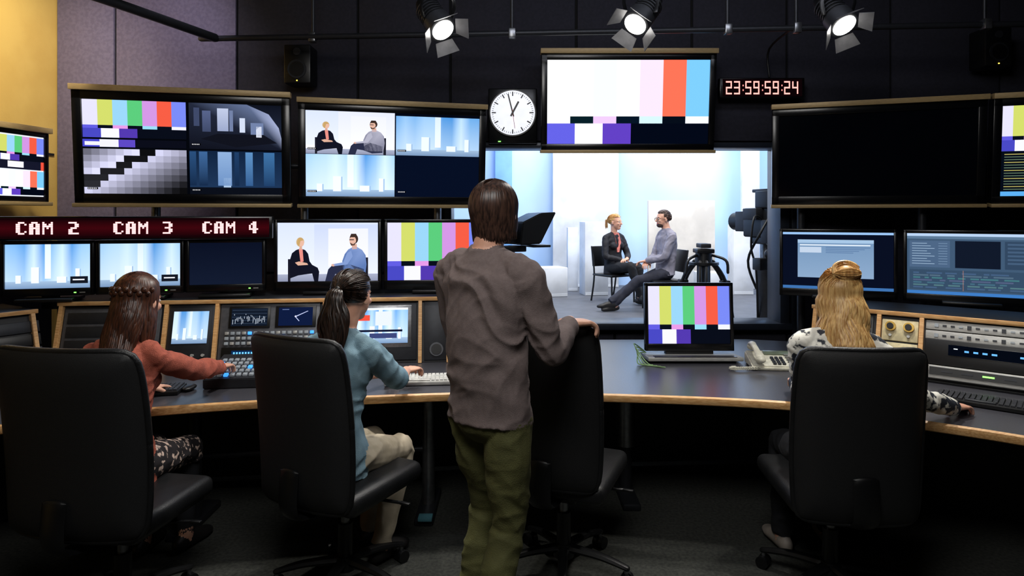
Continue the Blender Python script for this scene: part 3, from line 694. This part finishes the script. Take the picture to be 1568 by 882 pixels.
def fillL(b,g,F,al):
    b.box((.3,-.004,.19),(.54,.012,.33),PANELM,.003)
    for k in range(4): b.box((.3,-.012,.06+k*.08),(.5,.006,.065),DMET,.003)
    b.box((.745,-.006,.20),(.26,.016,.34),DMET,.006); scr(g,F,al,.745,.235,.2,.19,lambda c:empty_set(c,1.05,2))
    for k in range(4): b.cyl((.65+k*.06,-.012,.07),(.65+k*.06,-.03,.07),.009,SILV,seg=12)
    b.box((1.2,-.004,.19),(.58,.012,.36),PANELM,.003)
    b.box((1.08,-.01,.29),(.24,.014,.13),BLK,.003); b.box((1.35,-.01,.29),(.24,.014,.13),BLK,.003)
    def wf(c):
        c.rect(0,0,1,1,(18,26,40)); c.up(); rr=random.Random(2)
        for k in range(26): x=.04+k*.035; y=.3+.35*rr.random(); c.rect(x,y,x+.012,min(.9,y+.3*rr.random()+.05),(200,210,225))
        for k in range(5): c.rect(.02,.1+k*.19,.98,.108+k*.19,(90,110,140))
    def vs(c):
        c.rect(0,0,1,1,(14,26,60)); c.up(); c.poly([(.5,.48),(.85,.2),(.87,.22),(.52,.52)],(190,200,240)); c.poly([(.5,.5),(.62,.75),(.6,.77),(.48,.52)],(190,200,240)); c.ell(.5,.5,.03,.05,(230,230,255)); c.rect(.1,.1,.3,.13,(120,140,190))
    scr(g,F,al,1.08,.29,.21,.105,wf); scr(g,F,al,1.35,.29,.2,.11,vs)
    for j in range(3):
        for k in range(16):
            mm=BTNB if (j*16+k)%11==4 else (BTN if (k+j)%3 else SILV); b.box((.955+k*.033,-.014,.195-j*.03),(.022,.012,.018),mm,.002)
    b.box((1.2,-.01,.07),(.54,.014,.085),BLK,.003); scr(g,F,al,1.06,.075,.14,.035,lambda c:(c.rect(0,0,1,1,(10,40,80)),c.up(),[c.rect(.08+k*.12,.25,.15+k*.12,.75,(120,210,255)) for k in range(7)]))
    for k in range(7): b.cyl((1.2+k*.035,-.016,.055),(1.2+k*.035,-.03,.055),.009,SILV,seg=12); b.box((1.2+k*.035,-.018,.095),(.02,.006,.012),BTN,.001)
    b.box((1.81,-.006,.19),(.54,.016,.35),DMET,.005); b.box((1.86,-.012,.22),(.38,.012,.26),METAL,.006)
    def wk(c):
        empty_set(c,1.1,8); c.rect(.08,.2,.3,.36,(240,80,60)); c.rect(.4,.1,.7,.5,(230,238,250)); c.rect(.1,.62,.9,.68,(20,24,50)); c.rect(.3,.72,.8,.86,(60,70,120)); c.rect(0,0,1,.06,(240,245,250))
    scr(g,F,al,1.86,.225,.33,.215,wk)
    b.box((2.2,-.004,.19),(.15,.012,.36),DMET,.003); b.cyl((2.2,-.01,.075),(2.2,-.016,.075),.042,PANELM); b.cyl((2.2,-.014,.075),(2.2,-.02,.075),.032,BLK)
console('equipment_console',(-2.65,3.76),(-.385,4.02),.388,[.011,.6,.89,1.52,2.1,2.272],fillL)
def fillR(b,g,F,al):
    b.box((.18,-.004,.17),(.3,.012,.31),BLK,.003)
    for k in range(5): b.box((.18,-.012,.04+k*.06),(.28,.006,.05),DMET,.002)
    b.box((.465,-.006,.255),(.18,.014,.12),CREAM,.004); b.box((.465,-.006,.12),(.18,.014,.13),CREAM,.004)
    for k in range(2):
        b.cyl((.42+k*.09,-.012,.275),(.42+k*.09,-.03,.275),.027,GOLD); b.cyl((.42+k*.09,-.03,.275),(.42+k*.09,-.04,.275),.017,BLK)
        b.cyl((.42+k*.09,-.012,.225),(.42+k*.09,-.025,.225),.008,SILV)
    for j in range(3):
        for k in range(5): b.cyl((.395+k*.035,-.012,.08+j*.035),(.395+k*.035,-.022,.08+j*.035),.009,BLK if (j+k)%2 else GOLD,seg=12)
    for j in range(2):
        b.box((1.02,-.006,.305-j*.055),(.86,.016,.05),SILV,.003)
        for k in range(22): b.box((.64+k*.037,-.015,.305-j*.055),(.018,.006,.008 if k%4 else .02),DMET if k%3 else BTN)
    b.box((1.02,-.012,.16),(.86,.03,.14),BLK,.006); b.box((1.02,-.028,.175),(.62,.004,.06),OFF)
    scr2=Canvas(); scr2.rect(0,0,1,1,(4,8,18)); scr2.up()
    rr=random.Random(5)
    for k in range(12):
        if k not in(4,5,9): scr2.rect(.12+k*.065,.42,.12+k*.065+.02+.02*rr.random(),.6,(110,190,255))
    scr2.rect(.04,.3,.07,.4,(230,235,240))
    p=F@V((1.0,-.031,.175)); scr2.build('display',.6,.055,g,p,rx=-al)
    b.box((1.02,-.02,.05),(.86,.05,.07),SILV,.005); b.box((1.02,-.047,.055),(.8,.004,.04),BLK)
    for k in range(8): b.box((.7+k*.09,-.05,.055),(.05,.004,.008),GREENL if k==2 else DMET)
console('equipment_console',(1.80,3.95),(2.95,2.95),.35,[.011,.36,.571,1.49],fillR)
def fillW(b,g,F,al):
    for k in range(4): b.box((.40,-.006,.05+k*.075),(.68,.012,.065),DMET if k%2 else BLK,.003)
console('equipment_console',(-3.04,3.08),(-2.66,3.70),.36,[.011,.71],fillW)
g=group('monitor_bank_stand'); b=MB()
for x,y in ((-2.36,4.33),(-1.45,4.57),(-.55,4.82),(2.15,4.86),(2.9,4.62)):
    b.cyl((x,y,.752),(x,y,2.25),.028,METAL if x<0 else DMET)
b.tube([(-2.6,4.36,2.0),(-1.45,4.63,2.0),(-.3,4.92,2.0)],.02,DMET); b.tube([(2.0,4.97,2.0),(2.9,4.68,2.0),(4.0,4.27,2.0)],.02,DMET)
b.obj('posts',g)
# ------------------------------------------------------------ desk items
def keyboard(loc,yaw,w=.44,mm=BLK,kk=None,name='keyboard'):
    g=group(name,loc,yaw); b=MB(); kk=kk or mat('key_dark',(52,54,60),.5)
    b.box((0,0,.012),(w,.16,.022),mm,.006)
    n=int(w/.022)
    for j in range(6):
        for k in range(n):
            if j==0 and 4<k<11: continue
            b.box((-w/2+.018+k*(w-.036)/(n-1),-.062+j*.025,.026),(.0165,.019,.008),kk)
    b.box((-w/2+.018+7.5*(w-.036)/(n-1),-.062,.026),(.12,.019,.008),kk,.002,1)
    b.obj('body',g)
keyboard((2.27,3.08,.752),-.72,.46)
keyboard((-.50,3.52,.752),.1,.36,mat('kb_light',(200,200,196),.5),mat('key_light',(225,225,220),.5))
keyboard((-1.88,3.30,.752),.2,.40)
g=group('vision_mixer',(-1.38,3.57,.752),.12); b=MB()
b.xprism([(-.17,0),(-.17,.05),(.17,.11),(.17,0)],-.24,.24,DMET,.004)
b.M=Matrix.Translation(V((0,-.17,.052)))@Matrix.Rotation(math.atan(.06/.34),4,'X')
for j in range(5):
    for k in range(12): b.box((-.2+k*.032,.04+j*.05,.004),(.022,.026,.012),(BTNB if (j*5+k)%13==2 else BTN),.002,1)
b.box((.2,.14,.004),(.015,.16,.008),BLK); b.box((.2,.12,.02),(.05,.02,.03),SILV,.004); b.M=Matrix()
b.obj('panel',g)
g=group('desk_telephone',(1.54,3.88,.752),-.12); b=MB()
b.xprism([(-.11,0),(-.11,.025),(.11,.075),(.11,0)],-.13,.15,PHONE,.008)
b.M=Matrix.Translation(V((0,-.11,.027)))@Matrix.Rotation(math.atan(.05/.22),4,'X')
for j in range(4):
    for k in range(3): b.box((.0+k*.026,.03+j*.026,.004),(.018,.017,.01),DMET,.002,1)
for j in range(5): b.box((.1,.03+j*.03,.004),(.04,.014,.008),mat('key_grey',(120,122,118)),.002,1)
b.box((.05,.18,.003),(.16,.05,.008),mat('lcd_grey',(110,122,104),.2),.002)
b.M=Matrix()
b.tube([(-.085,-.10,.07),(-.095,-.04,.105),(-.095,.05,.125),(-.085,.11,.11)],[(.026,.018),(.018,.013),(.018,.013),(.026,.018)],PHONE,10,4,side=V((1,0,0)))
b.ell((-.085,-.10,.06),(.029,.027,.022),PHONE); b.ell((-.085,.11,.097),(.029,.027,.022),PHONE)
co=[]
for k in range(110):
    t=k/109; co.append((-.1-.16*sin(t*2.2)+.008*cos(k*1.3),-.11-.03*sin(t*3)+.007*t,.014+.008*sin(k*1.3)))
b.add(loft(co,[.004]*len(co),6),PHONE)
b.obj('handset_and_base',g)
g=group('cable_bundle'); b=MB()
for k in range(4): b.tube([(.84,4.1+.02*k,.79),(.78-.01*k,4.02,.80+.02*k),(.76+.02*k,3.93,.758),(.84+.02*k,3.9-.02*k,.757)],.0035,CABG,6)
b.obj('cables',g)
g=group('computer_mouse',(-1.66,3.36,.752)); b=MB(); b.ell((0,0,.014),(.03,.052,.014),BLK); b.obj('shell',g)
g=group('computer_mouse',(2.06,3.0,.752),-.3); b=MB(); b.ell((0,0,.013),(.03,.052,.013),BLK); b.obj('shell',g)
# ------------------------------------------------------------ office chairs
def chair(loc,yaw,W=.52,dz=0):
    g=group('office_chair',(loc[0],loc[1],0),yaw)
    b=MB(); t=bmesh.new(); nx,nz=18,22; H=.70; z0=.455+dz; E=12
    grid={}
    def xo(u,v): return u*W/2*(1-.03*max(0,v)**2-.05*max(0,-v)**2)
    for s in (0,1):
        for i in range(nx+1):
            for j in range(nz+1):
                u=sin((i/nx-.5)*pi*.98)/sin(pi*.49); v=sin((j/nz-.5)*pi*.98)/sin(pi*.49)
                k=(abs(u)**E+abs(v)**E); sc=1/max(1,k)**(1/E); x=xo(u*sc,v*sc); z=v*sc*H/2
                edge=max(abs(u),abs(v)); th=.036*(1-edge**8)+.010
                y=-.29+.045*(x/.26)**2-.018*(v**2)-.03*v+(-th if s==0 else th)
                grid[s,i,j]=t.verts.new((x,y,z0+H/2+z))
    for i in range(nx):
        for j in range(nz):
            t.faces.new((grid[0,i,j],grid[0,i+1,j],grid[0,i+1,j+1],grid[0,i,j+1]))
            t.faces.new((grid[1,i,j],grid[1,i,j+1],grid[1,i+1,j+1],grid[1,i+1,j]))
    def rim(a,bb): t.faces.new((grid[0,a[0],a[1]],grid[1,a[0],a[1]],grid[1,bb[0],bb[1]],grid[0,bb[0],bb[1]]))
    for i in range(nx): rim((i,0),(i+1,0)); rim((i+1,nz),(i,nz))
    for j in range(nz): rim((0,j+1),(0,j)); rim((nx,j),(nx,j+1))
    bmesh.ops.recalc_face_normals(t,faces=t.faces); b.add(t,MESHF)
    pp=[]
    for k in range(96):
        a=2*pi*k/96; cx,cz=cos(a),sin(a); q=(abs(cx)**E+abs(cz)**E)**(1/E); u=cx/q; v=cz/q
        x=xo(u,v); pp.append((x,-.29+.045*(x/.26)**2-.018*v*v-.03*v,z0+H/2+v*H/2))
    pp.append(pp[0]); b.add(loft(pp,[.013]*len(pp),8),LEA)
    b.obj('backrest',g,60)
    b=MB(); b.box((0,.0,.475),(.50,.50,.085),LEA,.035,4); b.box((0,.01,.432),(.44,.42,.025),BLK,.01); b.obj('seat',g,60)
    b=MB()
    b.tube([(0,-.05,.42),(0,-.24,.41),(0,-.335,.46),(0,-.33,.62)],[(.05,.012)]*4,BLK,8,5,side=V((1,0,0)))
    b.box((0,-.02,.405),(.2,.26,.05),BLK,.012); b.cyl((.08,.02,.40),(.27,.05,.40),.007,BLK); b.box((.29,.05,.40),(.05,.02,.012),BLK,.004)
    b.cyl((0,0,.1),(0,0,.28),.033,BLK); b.cyl((0,0,.28),(0,0,.4),.02,METAL)
    b.cyl((0,0,.075),(0,0,.135),.048,BLK,.04)
    for k in range(5):
        a=2*pi*k/5+.35; d=V((sin(a),cos(a),0)); s=V((cos(a),-sin(a),0))
        b.tube([d*.03+V((0,0,.115)),d*.18+V((0,0,.105)),d*.30+V((0,0,.078))],[(.026,.02),(.021,.016),(.016,.012)],BLK,8,4,side=s)
        b.cyl(d*.295+V((0,0,.03)),d*.295+V((0,0,.085)),.009,METAL,seg=10)
        for q in (-.017,.017):
            c=d*.295+V((0,0,.028))+s*q; b.cyl(c-s*.011,c+s*.011,.028,BLK,seg=18)
    b.obj('base',g); return g
chair((-1.585,2.66),radians(-9),.60,.01); chair((-.745,2.92),radians(-27),.50); chair((.24,3.03),radians(-22),.48,.04); chair((1.40,2.87),radians(-4),.50,-.03)
# ------------------------------------------------------------ studio beyond glass
slab('floor_studio',(2.2,8.6,SF-.05),(9.0,6.7,.1),SFL)
slab('wall_studio_back',(2.2,11.9,2.6),(9,.1,4.5),CYC); slab('wall_studio_left',(-2.2,8.6,2.6),(.1,6.6,4.5),CYC); slab('wall_studio_right',(6.6,8.6,2.6),(.1,6.6,4.5),CYC)
slab('ceiling_studio',(2.2,8.6,4.9),(9,6.7,.1),CEIL)
def flat(name,x0,x1,y,z1,mm,d=.3,yaw=0):
    g=group(name,((x0+x1)/2,y+d/2,SF),yaw); b=MB(); b.box((0,0,(z1-SF)/2),(x1-x0,d,z1-SF),mm,.008)
    b.box((0,-d/2-.002,.03),(x1-x0-.02,.006,.04),mm); b.obj('panel',g)
flat('studio_flat',.72,1.88,11.5,4.2,FLAT,.1); flat('studio_flat',2.26,3.36,10.8,1.9,FLATC,.12); flat('studio_flat',-.3,.0,11.6,4.2,FLATB,.1)
flat('studio_flat',3.95,4.25,11.2,4.2,FLAT,.1)
flat('studio_plinth',1.12,1.5,10.3,1.55,FLAT,.35,.15); flat('studio_plinth',2.15,2.74,9.8,1.0,FLAT,.4,-.1); flat('studio_plinth',.40,.82,10.1,.84,FLAT,.4,.3)
flat('studio_plinth',3.53,3.85,10.4,1.5,FLAT,.3); flat('studio_plinth',2.85,3.2,9.9,.78,FLAT,.4); flat('studio_plinth',.93,1.1,10.9,1.45,FLAT,.2)
def stchair(loc,yaw):
    g=group('studio_chair',loc,yaw); b=MB()
    b.box((0,0,.395),(.46,.44,.035),BLK,.015); b.box((0,-.24,.66),(.44,.03,.30),BLK,.012,rot=(.12,0,0))
    for x in (-.21,.21):
        b.tube([(x,.2,0),(x,.19,.39)],.013,BLK,8); b.tube([(x,-.27,0),(x,-.2,.39),(x,-.26,.80)],.013,BLK,8)
    b.obj('frame',g)
stchair(WP,radians(212)); stchair(MP,radians(100))
g=group('studio_camera',(2.68,6.9,SF),radians(18)); b=MB()
b.cyl((0,0,.05),(0,0,.75),.09,DMET); b.cyl((0,0,.7),(0,0,.98),.055,METAL)
for k in range(3):
    a=k*2*pi/3+.4; b.tube([(0,0,.12),(.36*sin(a),.36*cos(a),.07)],.035,BLK); b.cyl((.36*sin(a)-.02,.36*cos(a),.045),(.36*sin(a)+.02,.36*cos(a),.045),.045,BLK)
b.box((0,0,1.0),(.2,.22,.07),BLK,.01); b.box((0,.0,1.19),(.24,.44,.31),BLK,.02); b.box((0,.28,1.2),(.2,.2,.22),DMET,.01); b.cyl((0,.37,1.2),(0,.50,1.2),.10,BLK)
b.box((0,-.1,1.43),(.28,.20,.18),BLK,.012); b.box((0,-.21,1.44),(.24,.03,.14),DMET,.005); b.box((0,.05,1.53),(.05,.28,.035),BLK,.008)
b.box((-.16,.0,1.28),(.10,.22,.12),DMET,.01); b.box((-.14,-.2,1.1),(.08,.12,.24),DMET,.01)
for j in range(4): b.box((.0,-.225,1.08+j*.06),(.18,.012,.03),DMET,.003)
for sx in (-1,1): b.tube([(sx*.08,-.05,1.02),(sx*.14,-.25,.95),(sx*.2,-.48,.86)],.015,BLK); b.tube([(sx*.2,-.46,.87),(sx*.21,-.55,.83)],.024,BLK)
b.tube([(-.08,-.2,1.3),(-.26,-.25,1.1),(-.3,-.1,.8),(-.12,0,.5)],.013,CABLE); b.tube([(-.1,-.1,1.2),(-.3,-.2,1.25),(-.34,-.2,.95),(-.2,-.1,.7),(-.1,0,.2)],.011,CABLE)
b.box((-.3,-.3,.78),(.12,.12,.12),BLK,.01); b.ell((-.22,-.35,.88),(.07,.06,.06),BLK)
b.obj('camera_and_pedestal',g)
g=group('camera_pedestal',(2.20,7.5,SF)); b=MB()
b.box((0,0,.86),(.20,.2,.05),BLK,.012); b.box((0,0,.92),(.12,.2,.05),DMET,.01); b.cyl((0,0,.72),(0,0,.85),.10,BLK,.09); b.cyl((0,0,.70),(0,0,.73),.17,BLK); b.cyl((0,0,.35),(0,0,.70),.075,DMET)
for k in range(3):
    a=k*2*pi/3+pi+.3; d=V((sin(a),cos(a),0)); s=V((cos(a),-sin(a),0))
    for q in (-.035,.035): b.tube([d*.10+s*q+V((0,0,.74)),d*.26+s*q+V((0,0,.50)),d*.36+s*q+V((0,0,.03))],.020,BLK,8)
    b.box(d*.27+V((0,0,.48)),(.11,.09,.07),BLK,.012); b.cyl(d*.02+V((0,0,.45)),d*.25+V((0,0,.45)),.014,BLK); b.box(d*.37+V((0,0,.03)),(.08,.08,.06),BLK,.01)
b.tube([(.05,.0,.82),(.22,-.1,.76),(.24,-.12,.62)],.016,BLK); b.tube([(-.05,.0,.82),(-.2,-.1,.76),(-.23,-.12,.62)],.016,BLK)
b.tube([(.25*sin(k*pi/9),.25*cos(k*pi/9),.45) for k in range(19)],.016,BLK,8,1)
b.obj('pedestal',g)
g=group('teleprompter_camera',(-.03,6.6,SF),radians(-65)); b=MB()
b.cyl((0,0,.0),(0,0,.9),.06,DMET); b.box((0,0,.03),(.5,.5,.06),BLK,.02); b.box((0,0,.93),(.2,.3,.06),BLK,.01); b.box((0,-.12,1.1),(.16,.36,.24),BLK,.02)
b.xprism([(.05,.97),(.28,.98),(.46,1.30),(.28,1.29),(.08,1.2)],-.16,.16,BLK,.01); b.box((0,.30,.955),(.3,.2,.025),BLK,.006)
b.tube([(.05,-.2,.95),(.1,-.45,.88)],.012,BLK); b.obj('camera_and_hood',g)
# ------------------------------------------------------------ ceiling rig
g=group('lighting_truss'); b=MB()
b.tube([(-2.2,4.62,2.90),(.5,4.45,2.90),(4.3,4.2,2.90)],.02,DMET); b.tube([(-2.7,3.2,2.94),(-2.43,3.9,2.94),(-2.09,4.6,2.90)],.03,DMET)
b.tube([(-3.4,3.7,3.02),(.5,3.7,3.02),(4.3,3.7,3.02)],.024,DMET)
for x in (-1.4,.0,1.45,1.9,3.1): b.cyl((x,4.5-.07*x,2.9),(x,4.5-.07*x,3.6),.012,DMET); b.box((x,4.49-.07*x,2.9),(.05,.06,.07),METAL,.008)
for x in (-2.5,.2,2.8): b.cyl((x,3.7,3.02),(x,3.7,3.6),.012,DMET)
b.tube([(1.9,4.37,2.92),(1.93,4.9,2.9),(1.95,4.95,2.70)],.008,CABLE)
b.obj('pipes',g)
BARN=mat('barn_door_steel',(120,120,124),.4,.4)
def lamp(loc,d):
    g=group('stage_spotlight',loc); b=MB()
    d=V(d).normalized(); q=d.to_track_quat('Z','Y').to_matrix().to_4x4(); b.M=q
    b.tube([(0,0,-.19),(0,0,-.11),(0,0,.0),(0,0,.06)],[.05,.066,.072,.074],BLK,20,3,rnd=False); b.cyl((0,0,-.02),(0,0,.062),.078,DMET,seg=24)
    for k in range(5): b.cyl((0,0,-.13+k*.022),(0,0,-.122+k*.022),.074,DMET,seg=20)
    b.cyl((0,0,.062),(0,0,.066),.062,LENS,seg=24)
    for k in range(4):
        a=k*pi/2+.6; M0=b.M; b.M=q@Matrix.Rotation(a,4,'Z')@Matrix.Translation(V((0,.076,.065)))@Matrix.Rotation(-.75,4,'X')
        w0,w1,hh=(.050,.068,.075)
        t=bmesh.new(); vs=[t.verts.new(v) for v in ((-w0,0,0),(w0,0,0),(w1,0,hh),(-w1,0,hh))]; t.faces.new(vs)
        r=bmesh.ops.extrude_face_region(t,geom=t.faces[:]); bmesh.ops.translate(t,vec=(0,.003,0),verts=[v for v in r['geom'] if isinstance(v,bmesh.types.BMVert)]); bmesh.ops.recalc_face_normals(t,faces=t.faces)
        b.add(t,BARN); b.M=M0
    b.M=Matrix(); top=V((0,3.7-loc[1],3.02-loc[2]))
    b.tube([q@V((.09,0,-.02)),V((.09,0,.12)),V((0,0,.17))+top*.2,V((-.09,0,.12)),q@V((-.09,0,-.02))],[(.012,.004)]*5,BLK,6,4)
    b.cyl(V((0,0,.15)),top+V((0,0,.02)),.012,METAL); b.box(top,(.05,.06,.07),BLK,.008)
    b.obj('fresnel_head',g)
LAMPS=[((-.41,3.62,2.715),(.5,-.5,-.75)),((.71,3.62,2.745),(-.55,-.5,-.75)),((1.81,3.62,2.74),(.2,-.6,-.75))]
for l,d in LAMPS: lamp(l,d)
for p in ((-1.60,4.95,2.78),(3.6,4.92,2.90)):
    g=group('loudspeaker',p); b=MB(); b.box((0,0,0),(.2,.18,.29),BLK,.012); b.cyl((0,-.09,-.04),(0,-.098,-.04),.07,DMET,seg=28); b.cyl((0,-.095,-.04),(0,-.102,-.04),.055,BLK,seg=28); b.cyl((0,-.09,.09),(0,-.098,.09),.028,DMET); b.box((.0,-.092,-.125),(.008,.004,.008),mat('led_yellow',(255,220,80),emit=3)); b.box((0,.10,.0),(.06,.05,.06),DMET); b.obj('cabinet',g)
# ------------------------------------------------------------ lights
def area(name,loc,aim,size,power,col=(1,1,1),sy=None):
    l=D.lights.new(name,'AREA'); l.energy=power; l.color=col; l.size=size
    if sy: l.shape='RECTANGLE'; l.size_y=sy
    o=D.objects.new(name,l); link(o); o.location=loc; o.rotation_euler=(V(aim)-V(loc)).to_track_quat('-Z','Y').to_euler(); return o
def spot(name,loc,aim,power,ang,col=(1,1,1),bl=.5,r=.06):
    l=D.lights.new(name,'SPOT'); l.energy=power; l.color=col; l.spot_size=radians(ang); l.spot_blend=bl; l.shadow_soft_size=r
    o=D.objects.new(name,l); link(o); o.location=loc; o.rotation_euler=(V(aim)-V(loc)).to_track_quat('-Z','Y').to_euler(); return o
area('ceiling_light',(-.2,.7,3.4),(-.1,3.0,.9),1.2,54,(1,.98,.95))
spot('added_fill_left',(-.95,3.35,3.5),(-1.1,3.25,.7),80,75,(1,.95,.87))  # unseen fill spot without a fixture, added to light the arms
spot('added_fill_right',(2.05,2.7,3.5),(1.9,2.95,.7),95,65,(1,.95,.87))  # same added fill for the right side, no lamp body belongs to it
A_=[(-1.2,3.0,.8),(.35,2.9,.8),(1.8,2.85,.9)]
for i,(l,d) in enumerate(LAMPS):
    spot('fresnel_beam',tuple(V(l)+V(d).normalized()*.17),A_[i],(85,60,90)[i],80,(1,.96,.9),.6,.05)
spot('wall_wash_yellow',(-2.5,3.4,3.45),(-3.55,4.3,2.5),150,95,(1,.90,.72),.8)
spot('wall_wash_purple',(-2.3,3.9,3.5),(-2.9,5.1,2.7),42,95,(.93,.88,1),.9)
area('wall_wash_front',(.8,3.0,3.5),(.8,5.1,2.5),2.5,14,(.85,.88,1),.3)
area('studio_key_light',(1.2,6.3,4.6),(1.8,9.3,1.2),2.0,240,(1,.98,.96))
area('studio_cyc_light',(2.0,9.6,4.7),(2.0,11.9,2.0),5.0,370,(.93,.96,1),1.0)
area('studio_cyc_light_low',(4.6,8.0,4.6),(3.5,11.0,1.6),2.0,130,(.94,.96,1))
w=D.worlds.new('world'); w.use_nodes=True; w.node_tree.nodes['Background'].inputs['Color'].default_value=(.02,.022,.03,1); w.node_tree.nodes['Background'].inputs['Strength'].default_value=.3; SC.world=w
# ------------------------------------------------------------ camera
cam=D.cameras.new('camera'); cam.lens=22.96; cam.sensor_width=36; cam.shift_y=-.0708; cam.clip_end=60
co=D.objects.new('camera',cam); link(co); co.location=(0,0,1.65); co.rotation_euler=(pi/2,0,0); SC.camera=co
try:
    SC.view_settings.view_transform='Standard'; SC.view_settings.look='None'
except Exception as ex: print(ex)
